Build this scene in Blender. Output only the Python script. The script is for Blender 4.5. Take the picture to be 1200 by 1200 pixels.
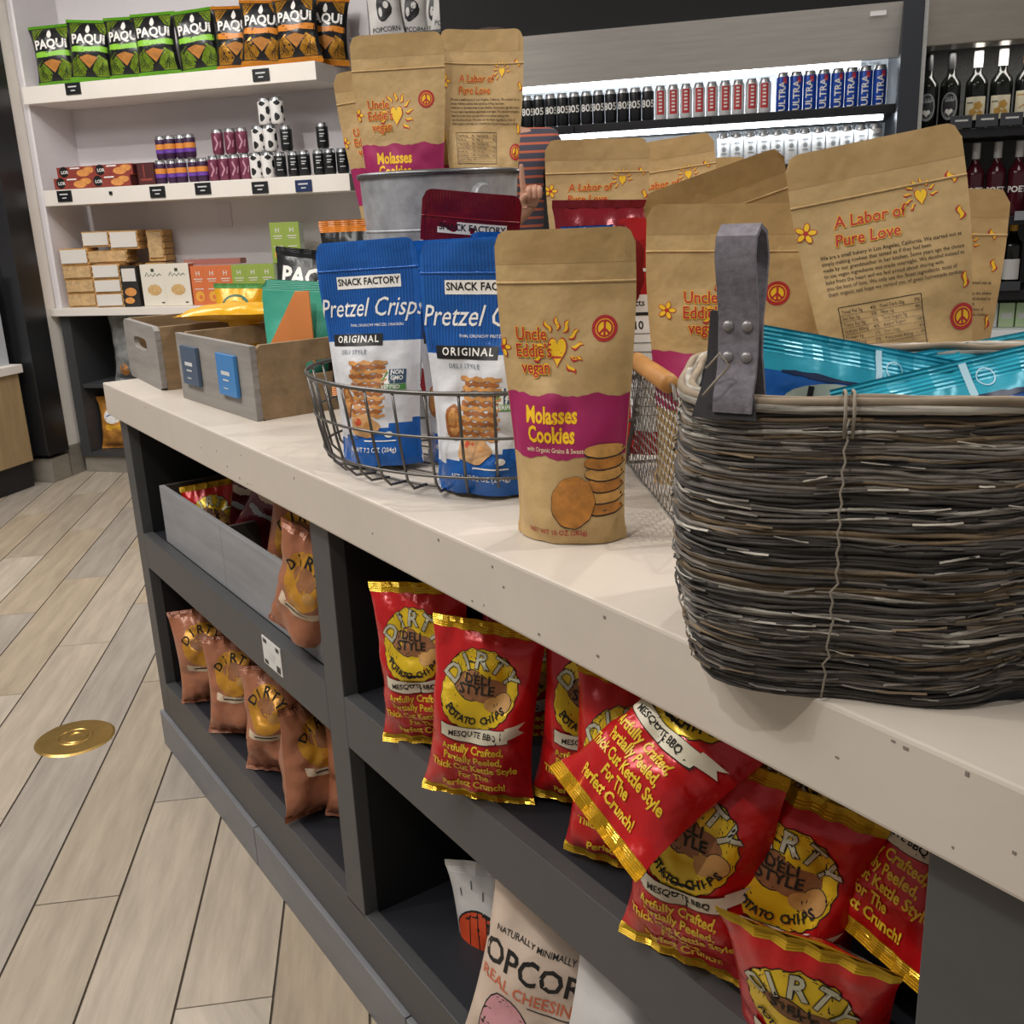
import bpy, bmesh, math, random
from mathutils import Vector, Matrix, noise
R = math.radians
PI = math.pi
for o in list(bpy.data.objects):
    bpy.data.objects.remove(o)
scene = bpy.context.scene
COL = scene.collection

# ------------------------------------------------------------------ camera
FPX, YAW, PITCH, ROLL = 1196.5, R(33.765), R(16.374), R(-2.513)
CAM = Vector((0, 0, 1.2))
f0 = Vector((-math.cos(YAW), math.sin(YAW), 0)); r0 = Vector((math.sin(YAW), math.cos(YAW), 0)); u0 = Vector((0, 0, 1))
FW = f0 * math.cos(PITCH) - u0 * math.sin(PITCH)
u1 = u0 * math.cos(PITCH) + f0 * math.sin(PITCH)
RT = r0 * math.cos(ROLL) + u1 * math.sin(ROLL)
UP = -r0 * math.sin(ROLL) + u1 * math.cos(ROLL)
cd = bpy.data.cameras.new('camera'); cam = bpy.data.objects.new('camera', cd); COL.objects.link(cam)
cd.sensor_width = 36; cd.lens = FPX * 36 / 1200; cd.clip_start = 0.02
m = Matrix((RT, UP, -FW)).transposed().to_4x4(); m.translation = CAM
cam.matrix_world = m
scene.camera = cam

# ------------------------------------------------------------------ world, lamps, exposure
wd = bpy.data.worlds.new('world'); scene.world = wd; wd.use_nodes = True
bg = wd.node_tree.nodes['Background']
bg.inputs[0].default_value = (1.0, 0.98, 0.96, 1); bg.inputs[1].default_value = 0.30
scene.view_settings.view_transform = 'Standard'; scene.view_settings.look = 'None'
scene.view_settings.gamma = 1; scene.view_settings.use_curve_mapping = False
scene.view_settings.exposure = -0.08

def area(loc, size, power, col=(1, .97, .93), sy=None, target=None):
    d = bpy.data.lights.new('ceiling_panel_light', 'AREA'); d.energy = power; d.color = col; d.size = size
    if sy: d.shape = 'RECTANGLE'; d.size_y = sy
    o = bpy.data.objects.new('ceiling_panel_light', d); COL.objects.link(o); o.location = loc
    if target: o.rotation_euler = (Vector(target) - Vector(loc)).to_track_quat('-Z', 'Y').to_euler()
    return o
def spot(loc, target, power, col=(1, .955, .90), ang=70, rad=.035, blend=.6):
    d = bpy.data.lights.new('ceiling_spot_light', 'SPOT'); d.energy = power; d.color = col
    d.spot_size = R(ang); d.spot_blend = blend; d.shadow_soft_size = rad
    o = bpy.data.objects.new('ceiling_spot_light', d); COL.objects.link(o); o.location = loc
    o.rotation_euler = (Vector(target) - Vector(loc)).to_track_quat('-Z', 'Y').to_euler()
    return o
area((-1.3, -0.7, 2.9), 1.0, 26)
area((-3.6, 0.6, 2.9), 1.0, 30, (1, .985, .98))
area((-3.0, -1.0, 2.9), 1.2, 48, (1, .98, .97))
area((-0.9, 2.0, 2.9), 1.0, 16)
area((-2.4, 2.2, 2.9), 0.8, 12)
spot((-0.35, -0.75, 2.9), (-0.85, .62, .7), 60, ang=75)
spot((-1.75, -0.85, 2.9), (-1.5, .6, .6), 50, ang=75)
spot((-0.25, 1.75, 2.9), (-0.55, .65, .9), 62, ang=70)
spot((-1.35, 1.9, 2.9), (-1.2, .75, .9), 48, ang=70)
spot((0.9, 0.6, 2.9), (-.3, .65, .9), 40, ang=75)
spot((-3.0, 0.5, 2.9), (-4.2, 1.3, 1.3), 60, ang=95)
spot((-4.6, -0.1, 2.9), (-5.0, 1.1, .9), 50, ang=95)

# ------------------------------------------------------------------ helpers
def ray(px, py):
    return RT * ((px - 600) / FPX) + UP * ((600 - py) / FPX) + FW
def at(px, py, axis, val):
    d = ray(px, py); i = 'xyz'.index(axis); return CAM + d * ((val - CAM[i]) / d[i])
def atd(px, py, depth):
    return CAM + ray(px, py) * depth
WA = R(39.434); WV = Vector((math.cos(WA), math.sin(WA), 0)); WN = Vector((-math.sin(WA), math.cos(WA), 0))
def WL(s, D, z=0.0):
    return WV * s + WN * D + Vector((0, 0, z))

def lin(h):
    h = h.lstrip('#'); c = [int(h[i:i + 2], 16) / 255 for i in (0, 2, 4)]
    return tuple(x / 12.92 if x <= .04045 else ((x + .055) / 1.055) ** 2.4 for x in c) + (1,)
MATS = {}
def mat(name, col, rough=.5, metal=0.0, nz=None, bump=None, emit=0, trans=0, coat=0, stretch=None, col2=None):
    """nz=(scale, amount) brightness variation; bump=(scale, strength)"""
    if name in MATS: return MATS[name]
    M = bpy.data.materials.new(name); M.use_nodes = True; nt = M.node_tree; b = nt.nodes['Principled BSDF']
    c = lin(col); b.inputs['Base Color'].default_value = c; b.inputs['Roughness'].default_value = rough; b.inputs['Metallic'].default_value = metal
    if trans: b.inputs['Transmission Weight'].default_value = trans
    if coat: b.inputs['Coat Weight'].default_value = coat; b.inputs['Coat Roughness'].default_value = .12
    if emit: b.inputs['Emission Color'].default_value = c; b.inputs['Emission Strength'].default_value = emit
    M.diffuse_color = c
    if nz or bump:
        tc = nt.nodes.new('ShaderNodeTexCoord'); mp = nt.nodes.new('ShaderNodeMapping')
        nt.links.new(tc.outputs['Object'], mp.inputs['Vector'])
        if stretch: mp.inputs['Scale'].default_value = stretch
    if nz:
        n = nt.nodes.new('ShaderNodeTexNoise'); n.inputs['Scale'].default_value = nz[0]; n.inputs['Detail'].default_value = 5; n.inputs['Roughness'].default_value = .65
        nt.links.new(mp.outputs[0], n.inputs['Vector'])
        r = nt.nodes.new('ShaderNodeValToRGB'); a = nz[1]
        lo = tuple(max(0, x * (1 - a)) for x in c[:3]) + (1,); hi = tuple(min(1, x * (1 + a * .8)) for x in c[:3]) + (1,)
        if col2: lo = lin(col2); hi = c
        r.color_ramp.elements[0].position = .3; r.color_ramp.elements[1].position = .7
        r.color_ramp.elements[0].color = lo; r.color_ramp.elements[1].color = hi
        nt.links.new(n.outputs['Fac'], r.inputs[0]); nt.links.new(r.outputs[0], b.inputs['Base Color'])
    if bump:
        n2 = nt.nodes.new('ShaderNodeTexNoise'); n2.inputs['Scale'].default_value = bump[0]; n2.inputs['Detail'].default_value = 4
        nt.links.new(mp.outputs[0], n2.inputs['Vector'])
        bp = nt.nodes.new('ShaderNodeBump'); bp.inputs['Strength'].default_value = bump[1]; bp.inputs['Distance'].default_value = .01
        nt.links.new(n2.outputs['Fac'], bp.inputs['Height']); nt.links.new(bp.outputs[0], b.inputs['Normal'])
    MATS[name] = M
    return M

def tag(o, label=None, cat=None, group=None, kind=None):
    if label: o['label'] = label
    if cat: o['category'] = cat
    if group: o['group'] = group
    if kind: o['kind'] = kind
    return o
def thing(name, label, cat, loc=(0, 0, 0), rotz=0, group=None, rot=None):
    o = bpy.data.objects.new(name, None); COL.objects.link(o); o.empty_display_size = .05
    o.location = loc; o.rotation_euler = rot if rot else (0, 0, rotz)
    return tag(o, label, cat, group)
def tree_copy(o, parent=None):
    c = o.copy(); COL.objects.link(c); c.parent = parent
    for ch in list(o.children): tree_copy(ch, c)
    return c
class MB:
    def __init__(s): s.v = []; s.f = []; s.mi = []; s.cur = 0
    def add(s, vs, fs, mi=None):
        k = len(s.v); s.v += [tuple(x) for x in vs]; s.f += [tuple(i + k for i in f) for f in fs]; s.mi += [s.cur if mi is None else mi] * len(fs); return s
    def box(s, x0, y0, z0, x1, y1, z1, bev=0, mi=None):
        if bev <= 0:
            v = [(x, y, z) for z in (z0, z1) for y in (y0, y1) for x in (x0, x1)]
            return s.add(v, [(0, 2, 3, 1), (4, 5, 7, 6), (0, 1, 5, 4), (2, 6, 7, 3), (0, 4, 6, 2), (1, 3, 7, 5)], mi)
        bm = bmesh.new(); bmesh.ops.create_cube(bm, size=1)
        for q in bm.verts: q.co = Vector(((x0 + x1) / 2 + q.co.x * (x1 - x0), (y0 + y1) / 2 + q.co.y * (y1 - y0), (z0 + z1) / 2 + q.co.z * (z1 - z0)))
        bmesh.ops.bevel(bm, geom=bm.edges[:], offset=bev, segments=2, affect='EDGES', profile=.6)
        bm.verts.index_update(); s.add([q.co[:] for q in bm.verts], [[q.index for q in f.verts] for f in bm.faces], mi); bm.free(); return s
    def tube(s, pts, r, n=6, closed=False, mi=None, caps=True):
        pts = [Vector(p) for p in pts]; m = len(pts); vs = []; fs = []
        rr = r if isinstance(r, (list, tuple)) else [r] * m
        t0 = (pts[1] - pts[0]).normalized(); up = Vector((0, 0, 1)) if abs(t0.z) < .9 else Vector((1, 0, 0))
        nrm = t0.cross(up).normalized()
        for i in range(m):
            a = pts[i - 1] if (i > 0 or closed) else pts[i]; b = pts[(i + 1) % m] if (i < m - 1 or closed) else pts[i]
            t = (b - a).normalized(); nrm = (nrm - t * nrm.dot(t)); nrm = nrm.normalized() if nrm.length > 1e-6 else t.orthogonal().normalized(); bn = t.cross(nrm)
            for k in range(n):
                A = 2 * PI * k / n; vs.append(pts[i] + (nrm * math.cos(A) + bn * math.sin(A)) * rr[i])
        for i in range(m if closed else m - 1):
            j = (i + 1) % m
            for k in range(n): fs.append((i * n + k, i * n + (k + 1) % n, j * n + (k + 1) % n, j * n + k))
        if caps and not closed: fs.append(tuple(range(n - 1, -1, -1))); fs.append(tuple((m - 1) * n + k for k in range(n)))
        return s.add(vs, fs, mi)
    def lathe(s, prof, n=20, c=(0, 0, 0), mi=None, mis=None):
        vs = []; k0 = len(s.v)
        for r, z in prof:
            for k in range(n):
                A = 2 * PI * k / n; vs.append((c[0] + r * math.cos(A), c[1] + r * math.sin(A), c[2] + z))
        fs = []; ms = []
        for i in range(len(prof) - 1):
            for k in range(n):
                fs.append((i * n + k, i * n + (k + 1) % n, (i + 1) * n + (k + 1) % n, (i + 1) * n + k)); ms.append(mis[i] if mis else (s.cur if mi is None else mi))
        s.v += vs; s.f += [tuple(x + k0 for x in f) for f in fs]; s.mi += ms; return s
    def grid(s, G, flip=False, mif=None):
        h = len(G); w = len(G[0]); vs = [p for row in G for p in row]; k0 = len(s.v); s.v += [tuple(p) for p in vs]
        for j in range(h - 1):
            for i in range(w - 1):
                f = (j * w + i, j * w + i + 1, (j + 1) * w + i + 1, (j + 1) * w + i)
                if flip: f = f[::-1]
                s.f.append(tuple(x + k0 for x in f)); s.mi.append(mif(i, j) if mif else s.cur)
        return s
    def mesh(s, name, mats, smooth=False):
        me = bpy.data.meshes.new(name); me.from_pydata(s.v, [], s.f)
        for q in (mats if isinstance(mats, (list, tuple)) else [mats]): me.materials.append(q)
        me.polygons.foreach_set('material_index', s.mi)
        if smooth:
            me.polygons.foreach_set('use_smooth', [True] * len(me.polygons))
        me.update(); return me
    def build(s, name, mats, parent=None, smooth=False, loc=None, rotz=None):
        o = bpy.data.objects.new(name, s.mesh(name, mats, smooth)); COL.objects.link(o); o.parent = parent
        if loc is not None: o.location = loc
        if rotz is not None: o.rotation_euler = (0, 0, rotz)
        return o
def auto(o, ang=35):
    me = o.data; me.polygons.foreach_set('use_smooth', [True] * len(me.polygons))
    try: me.set_sharp_from_angle(angle=R(ang))
    except Exception: pass
    return o
def link(name, me, parent):
    o = bpy.data.objects.new(name, me); COL.objects.link(o); o.parent = parent; return o

# ------------------------------------------------------------------ flat print draped on surfaces
TXT = {}
def text2d(s, size, bold=0.0, shear=0.0, space=1.0, align='CENTER', res=2, line=.95):
    key = (s, round(size, 5), bold, shear, space, align, res)
    if key in TXT: return TXT[key]
    c = bpy.data.curves.new('lettering', 'FONT'); c.body = s; c.size = size; c.align_x = align; c.align_y = 'CENTER'
    c.offset = bold * size; c.shear = shear; c.space_character = space; c.resolution_u = res; c.space_line = line; c.dimensions = '2D'; c.fill_mode = 'FRONT'
    o = bpy.data.objects.new('t', c); me = bpy.data.meshes.new_from_object(o)
    V = [(v.co.x, v.co.y) for v in me.vertices]; F = [tuple(p.vertices) for p in me.polygons]
    bpy.data.objects.remove(o); bpy.data.curves.remove(c); bpy.data.meshes.remove(me)
    TXT[key] = (V, F); return TXT[key]
def place(g, x=0, z=0, rot=0, sx=1, sz=1):
    V, F = g; c, s_ = math.cos(rot), math.sin(rot)
    return [(x + (a * sx) * c - (b * sz) * s_, z + (a * sx) * s_ + (b * sz) * c) for a, b in V], F
def T(s, x, z, size, bold=.012, shear=0, space=1, rot=0, sx=1, align='CENTER', res=2, line=.95):
    return place(text2d(s, size, bold, shear, space, align, res, line), x, z, rot, sx)
def arc_text(s, cx, cz, rad, size, a0, a1, bold=.02, flip=False, sx=1):
    V = []; F = []; n = len(s)
    for i, ch in enumerate(s):
        if ch == ' ': continue
        a = a0 + (a1 - a0) * (i / (n - 1) if n > 1 else .5)
        x = cx + rad * math.sin(a); z = cz + rad * math.cos(a) * (1 if not flip else -1)
        v, f = T(ch, x, z, size, bold, rot=(-a if not flip else a), sx=sx); k = len(V); V += v; F += [tuple(i2 + k for i2 in q) for q in f]
    return V, F
def poly(pts): return list(pts), [tuple(range(len(pts)))]
def rect(x0, z0, x1, z1): return poly([(x0, z0), (x1, z0), (x1, z1), (x0, z1)])
def ell(cx, cz, rx, rz, n=28, sc=0, k=16, rot=0):
    P = []
    for i in range(n):
        a = 2 * PI * i / n; q = 1 + sc * math.cos(k * a); P.append((rx * q * math.cos(a), rz * q * math.sin(a)))
    return place((P, [tuple(range(n))]), cx, cz, rot)
def ring(cx, cz, r1, r2, n=28, sx=1):
    V = []; F = []
    for i in range(n):
        a = 2 * PI * i / n; V += [(cx + r1 * math.cos(a) * sx, cz + r1 * math.sin(a)), (cx + r2 * math.cos(a) * sx, cz + r2 * math.sin(a))]
    for i in range(n):
        j = (i + 1) % n; F.append((2 * i, 2 * i + 1, 2 * j + 1, 2 * j))
    return V, F
def stroke(pts, w):
    V = []; F = []; P = [Vector((p[0], p[1])) for p in pts]
    for i in range(len(P)):
        t = (P[min(i + 1, len(P) - 1)] - P[max(i - 1, 0)]).normalized(); nn = Vector((-t.y, t.x)) * w / 2
        V += [tuple(P[i] + nn), tuple(P[i] - nn)]
    for i in range(len(P) - 1): F.append((2 * i, 2 * i + 1, 2 * i + 3, 2 * i + 2))
    return V, F
def joinp(*gs):
    V = []; F = []
    for v, f in gs:
        k = len(V); V += v; F += [tuple(i + k for i in q) for q in f]
    return V, F
def wavy(x0, x1, z0, z1, amp, k, seed=0):
    rnd = random.Random(seed); n = 26; up = []; dn = []
    for i in range(n + 1):
        x = x0 + (x1 - x0) * i / n
        up.append((x, z1 + amp * math.sin(k * i / n * 2 * PI) + rnd.uniform(-amp, amp) * .6)); dn.append((x, z0 + amp * math.cos(k * i / n * 2 * PI) + rnd.uniform(-amp, amp) * .6))
    V = []; F = []
    for i in range(n + 1): V += [dn[i], up[i]]
    for i in range(n): F.append((2 * i, 2 * i + 2, 2 * i + 3, 2 * i + 1))
    return V, F
def heart(cx, cz, w, h, rot=0):
    P = []
    for i in range(28):
        t = 2 * PI * i / 28; x = 16 * math.sin(t) ** 3; y = 13 * math.cos(t) - 5 * math.cos(2 * t) - 2 * math.cos(3 * t) - math.cos(4 * t); P.append((x / 32 * w, y / 29 * h))
    return place((P, [tuple(range(28))]), cx, cz, rot)
def flame(cx, cz, L, w, rot):
    n = 7; V = []; F = []
    for i in range(n + 1):
        t = i / n; c = .28 * w * math.sin(t * 2 * PI) * 1.3; h = w / 2 * math.sin(PI * min(1, t * .94 + .06)) ** .8
        V += [(c - h, t * L), (c + h, t * L)]
    for i in range(n): F.append((2 * i, 2 * i + 1, 2 * i + 3, 2 * i + 2))
    return place((V, F), cx, cz, rot)

class FlatS:
    def __init__(s, y=0): s.y = y
    def pt(s, x, z): return Vector((x, s.y, z)), Vector((0, -1, 0))
class CylS:
    def __init__(s, r, cx=0, cy=0): s.r = r; s.c = (cx, cy)
    def pt(s, x, z):
        a = x / s.r; n = Vector((math.sin(a), -math.cos(a), 0)); return Vector((s.c[0], s.c[1], z)) + n * s.r, n
class GridS:
    def __init__(s, G, W, H): s.G = G; s.W = W; s.H = H; s.nv = len(G) - 1; s.nu = len(G[0]) - 1
    def pt(s, x, z):
        u = min(max((x / s.W + .5) * s.nu, 0), s.nu - 1e-4); v = min(max(z / s.H * s.nv, 0), s.nv - 1e-4)
        i = int(u); j = int(v); a = u - i; b = v - j; G = s.G
        p = G[j][i] * (1 - a) * (1 - b) + G[j][i + 1] * a * (1 - b) + G[j + 1][i] * (1 - a) * b + G[j + 1][i + 1] * a * b
        du = (G[j][i + 1] - G[j][i]) * (1 - b) + (G[j + 1][i + 1] - G[j + 1][i]) * b; dv = (G[j + 1][i] - G[j][i]) * (1 - a) + (G[j + 1][i + 1] - G[j][i + 1]) * a
        n = du.cross(dv); n = n.normalized() if n.length > 1e-12 else Vector((0, -1, 0))
        return p, n
class BackS:
    """the back face of a bag, seen from behind (x mirrored)"""
    def __init__(s, G, W, H): s.g = GridS(G, W, H)
    def pt(s, x, z): p, n = s.g.pt(-x, z); return p, -n
def print_mesh(name, surf, items, maxlen=.008, eps=.0005, step=.00012):
    """items: list of (geometry2d, material)"""
    V = []; F = []; MI = []; ml = []
    for k, (g, mt) in enumerate(items):
        if mt not in ml: ml.append(mt)
        v, f = g
        bm = bmesh.new(); bv = [bm.verts.new((a, b, 0)) for a, b in v]
        for q in f:
            try: bm.faces.new([bv[i] for i in q])
            except ValueError: pass
        bmesh.ops.triangulate(bm, faces=[q for q in bm.faces if len(q.verts) > 4])
        if maxlen:
            for it in range(6):
                le = [e for e in bm.edges if e.calc_length() > maxlen]
                if not le: break
                bmesh.ops.subdivide_edges(bm, edges=le, cuts=1, use_grid_fill=True)
                bmesh.ops.triangulate(bm, faces=[q for q in bm.faces if len(q.verts) > 4])
        bm.verts.index_update(); k0 = len(V); off = eps + step * k
        for q in bm.verts:
            p, n = surf.pt(q.co.x, q.co.y); V.append(tuple(p + n * off))
        for q in bm.faces:
            F.append(tuple(i.index + k0 for i in q.verts)); MI.append(ml.index(mt))
        bm.free()
    me = bpy.data.meshes.new(name); me.from_pydata(V, [], F)
    for q in ml: me.materials.append(q)
    me.polygons.foreach_set('material_index', MI); me.polygons.foreach_set('use_smooth', [True] * len(F)); me.update()
    return me

# ------------------------------------------------------------------ bags
def sstep(a, b, x):
    t = min(max((x - a) / (b - a), 0), 1); return t * t * (3 - 2 * t)
def bag_grids(kind, W, H, Tk, seed=0, nu=24, nv=36, wr=1.0, curl=0.0, cup=0.0, twist=0.0, lean=0.0, slump=0.0, open_top=0.0):
    Fg = []; Bg = []; sd = seed * 7.31
    for j in range(nv + 1):
        v = j / nv; fr = []; br = []
        if kind == 'pillow':
            t = min(max((v - .045) / .91, 0), 1); prof = math.sin(PI * t) ** .55 if 0 < t < 1 else 0
            prof *= 1 + slump * (.5 - v)
        else:
            prof = (1 - sstep(.10, .86, v)) * (.86 + .14 * sstep(0, .08, v)) + open_top * sstep(.8, 1, v)
        for i in range(nu + 1):
            u = -1 + 2 * i / nu; au = abs(u)
            cr = max(0, 1 - au ** 2.2) ** .62 if kind == 'pillow' else max(0, 1 - (au / .94) ** 2.2) ** .75 if au < .94 else 0
            k = .13 if kind == 'pillow' else .20
            x = u * W / 2 * (1 - k * prof * (.6 + .4 * au)); z = v * H
            if kind == 'pouch':
                rc = .014; ex = abs(u) * W / 2 - (W / 2 - rc)
                if ex > 0: z = min(z, H - rc + math.sqrt(max(0, rc * rc - ex * ex)))
            p = Vector((x * 22, z * 22, sd)); q = Vector((x * 60, z * 60, sd + 9))
            m_ = prof * cr
            wn = (noise.noise(p) * .0055 + noise.noise(q) * .0012) * wr * (.25 + .75 * min(1, m_ * 1.6))
            # creases radiating from the seals
            if kind == 'pillow':
                e = max(math.exp(-((v - .05) / .09) ** 2), math.exp(-((v - .95) / .09) ** 2)); wn += e * .0013 * wr * math.sin(u * 17 + sd) * cr
            fold = abs(noise.noise(Vector((x * 15 + z * 9, z * 13 - x * 6, sd + 21)))) ; wn -= (.5 - min(.5, fold * 2.2)) * .0045 * wr * min(1, m_ * 2)
            wb = (noise.noise(p + Vector((0, 0, 5))) * .005 + noise.noise(q + Vector((0, 0, 5))) * .002) * wr * (.25 + .75 * min(1, m_ * 1.6))
            sh = curl * v ** 2.2 + cup * u * u * (.3 + .7 * v) + twist * u * (v - .3) + lean * v + noise.noise(Vector((x * 9, z * 9, sd + 3))) * .004 * wr
            fr.append(Vector((x, sh - m_ * Tk / 2 - wn * (1 if cr > .05 else .2), z)))
            br.append(Vector((x, sh + m_ * Tk / 2 + wb * (1 if cr > .05 else .2) + .0006, z)))
        Fg.append(fr); Bg.append(br)
    return Fg, Bg
def bag_parts(parent, Fg, Bg, H, mats, body_mif=None, seals=(0.055, 0.055), seal_mat=None, gus=False, zipv=None, zip_mat=None, ridge=True):
    """body, seals (ridged strips), zip ridge as children of parent"""
    nv = len(Fg) - 1; nu = len(Fg[0]) - 1
    lo = round(seals[0] * nv) if seals[0] else 0; hi = nv - (round(seals[1] * nv) if seals[1] else 0)
    mb = MB(); mif = (lambda i, j: body_mif((i + .5) / nu * 2 - 1, (j + lo + .5) / nv)) if body_mif else None
    mb.grid(Fg[lo:hi + 1], mif=mif); mb.grid(Bg[lo:hi + 1], flip=True, mif=mif)
    for e in (0, nu):
        for j in range(lo, hi):
            mb.add([Fg[j][e], Bg[j][e], Bg[j + 1][e], Fg[j + 1][e]], [(0, 1, 2, 3) if e == 0 else (3, 2, 1, 0)], mif(min(e, nu - 1), j - lo) if mif else 0)
    if gus:
        g = [[Fg[0][i] * (1 - t) + Bg[0][i] * t + Vector((0, 0, .012 * math.sin(PI * t) * (1 if lo == 0 else 0))) for i in range(nu + 1)] for t in (0, .25, .5, .75, 1)]
        mb.grid(g, flip=True)
    o = mb.build('body', mats, parent, smooth=True)
    sm = seal_mat or mats[0]
    for nm, a, b in (('bottom_seal', 0, lo), ('top_seal', hi, nv)):
        if b <= a: continue
        mb = MB(); rows = 13
        for G, sg in ((Fg, -1), (Bg, 1)):
            gg = []
            for r in range(rows):
                v = a + (b - a) * r / (rows - 1); j = min(int(v), nv - 1); t = v - j
                rd = (.0009 if r % 2 else 0) if ridge else 0
                gg.append([G[j][i] * (1 - t) + G[j + 1][i] * t + Vector((0, rd + sg * .0002, 0)) for i in range(nu + 1)])
            mb.grid(gg, flip=(sg > 0))
        mb.build(nm, sm, parent)
    if zipv:
        S = GridS(Fg, 1, 1); mb = MB()
        for zv in (zipv if isinstance(zipv, (list, tuple)) else [zipv]):
            for G_, sg in ((Fg, 1), (Bg, -1)):
                S = GridS(G_, 1, 1); pts = []
                for i in range(nu + 1):
                    p, n = S.pt(i / nu - .5, zv); pts.append(p + Vector((0, -sg * .0002, 0)))
                mb.tube(pts, .0013, 6)
        mb.build('zip_ridge', zip_mat or mats[0], parent, smooth=True)
    return o
def pose(yaw, lean=0, roll=0):
    return (Matrix.Rotation(R(yaw), 3, 'Z') @ Matrix.Rotation(R(lean), 3, 'X') @ Matrix.Rotation(R(roll), 3, 'Y'))
def posed(o, centre, H, yaw, lean=0, roll=0):
    Mx = pose(yaw, lean, roll); o.location = Vector(centre) - Mx @ Vector((0, 0, H / 2)); o.rotation_euler = Mx.to_euler(); return o

# ================================================================== SETTING
m_grout = mat('grout', '#5E564C', .9)
PL = [mat('plank_tile_%s' % k, c, .42, nz=(9, .22), bump=(30, .05), stretch=(.35, 3.2, 1)) for k, c in
      (('pale', '#AEA18F'), ('sand', '#A59885'), ('grey', '#A0968A'), ('warm', '#AA9A84'), ('light', '#B5A998'))]
PA = R(26.61); PD = Vector((-math.cos(PA), math.sin(PA), 0)); PQ = Vector((math.sin(PA), math.cos(PA), 0))
floor = tag(MB().box(-9, -4.5, -.06, 3.5, 6.5, -.004).build('floor', m_grout), kind='structure')
pm = []
for k in range(5):
    mb = MB(); mb.box(-.4785, -.0755, -.004, .4785, .0755, 0, bev=.0012); me = mb.mesh('plank', PL[k]); pm.append(me)
rnd = random.Random(4); spots = []
prot = math.atan2(PD.y, PD.x)
for r in range(-26, 28):
    q = -.246 - .155 * (r + .5); off = 1.41 - .32 * r
    for k in range(-8, 12):
        al = (off % .96) + .96 * k + .48; c = PD * al + PQ * q
        if -8.6 < c.x < 3 and -4 < c.y < 6: spots.append((c, al))
def vis(c):
    d = c - CAM; z = d.dot(FW)
    if z < .5: return 9
    px = 600 + FPX * d.dot(RT) / z; py = 600 - FPX * d.dot(UP) / z
    return z if -120 < px < 520 and 480 < py < 1350 else 50 + z
spots.sort(key=lambda t: vis(t[0]))
for c, al in spots[:150]:
    o = bpy.data.objects.new('plank', pm[rnd.randrange(5)]); COL.objects.link(o); o.parent = floor; o.location = c; o.rotation_euler = (0, 0, prot + (PI if rnd.random() < .5 else 0))
mb = MB(); Mr = Matrix.Rotation(prot, 3, 'Z')
for c, al in spots[150:]:
    vs = [(Mr @ Vector((x, y, z))) + c for z in (-.004, 0) for y in (-.0755, .0755) for x in (-.4785, .4785)]
    mb.add(vs, [(4, 5, 7, 6), (0, 1, 5, 4), (2, 6, 7, 3), (0, 4, 6, 2), (1, 3, 7, 5)], rnd.randrange(5))
tag(mb.build('planks', PL, floor), kind='stuff')

m_wall = mat('wall_paint', '#DDD8DA', .85, nz=(3, .03))
m_shelfw = mat('shelf_white', '#E6DFD6', .55, nz=(6, .03))
def wbox(name, s0, s1, D0, D1, z0, z1, mt, bev=0):
    mb = MB(); mb.box(s0, D0, z0, s1, D1, z1, bev=bev); o = mb.build(name, mt); o.rotation_euler = (0, 0, WA); return o
tag(wbox('wall_back', -6.5, 4.5, 4.64, 4.8, 0, 3.0, m_wall), kind='structure')
tag(wbox('wall_left', -6.6, -6.5, -1.5, 4.8, 0, 3.0, m_wall), kind='structure')
tag(wbox('trim_1', -3.695, -3.625, 4.25, 4.64, .15, 3.0, m_shelfw, .004), kind='structure')
m_tile = mat('plinth_tile', '#8A8378', .5, nz=(5, .2), stretch=(1, 1, 3))
tag(wbox('baseboard_post', -3.70, -3.618, 4.235, 4.64, 0, .15, m_tile, .003), kind='structure')
m_ceil = mat('ceiling_paint', '#CFCAC4', .9)
tag(MB().box(-9, -4.5, 3.0, 3.5, 6.5, 3.1).build('ceiling', m_ceil), kind='structure')

# ---- white wall shelf unit
m_black = mat('black_laminate', '#1B1C1F', .45)
m_dark = mat('charcoal_laminate', '#3C3D3F', .5, nz=(40, .05))
m_tagb = mat('price_tag_black', '#16171A', .4); m_tagt = mat('price_tag_print', '#C9C9C9', .5)
SO = WL(0, 4.287, 0)
unit = thing('wall_shelf_unit', 'white built-in wall shelving with bags, cans and boxes on three shelves', 'shelves', SO, WA)
def ubox(name, s0, s1, d0, d1, z0, z1, mt, bev=.002, par=unit):
    mb = MB(); mb.box(s0, d0, z0, s1, d1, z1, bev=bev); return mb.build(name, mt, par)
ubox('back_panel', -3.62, -1.96, .325, .345, .80, 3.0, m_wall)
ubox('side_panel', -3.62, -3.585, .03, .325, .836, 3.0, m_wall)
ubox('shelf', -3.585, -2.08, 0, .325, 1.775, 1.85, m_shelfw)
ubox('shelf', -3.56, -1.965, 0, .325, 1.318, 1.39, m_shelfw)
ubox('counter_ledge', -3.622, -1.96, -.015, .325, .80, .836, m_shelfw)
for s, z in ((-3.302, 1.828), (-2.339, 1.815), (-3.44, 1.363), (-2.93, 1.359), (-2.691, 1.363), (-2.401, 1.354), (-2.186, 1.351)):
    t = ubox('price_tag', s - .04, s + .04, -.006, 0, z - .028, z + .022, m_tagb, .001)
    if s == -2.186: t.data.materials[0] = mat('price_tag_blue', '#1C2C55', .4)
    link('tag_print', print_mesh('tag_print', FlatS(-.006), [(rect(s - .024, z + .002, s + .022, z + .008), m_tagt), (rect(s - .012, z - .014, s + .012, z - .009), m_tagt)], 0), t)
ubox('clip', -3.19, -3.175, -.006, 0, 1.355, 1.37, m_tagb, 0)
o = ubox('outlet_cover', -2.83, -2.755, .319, .325, 1.185, 1.30, mat('outlet_white', '#D5CED2', .4), .002)
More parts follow.
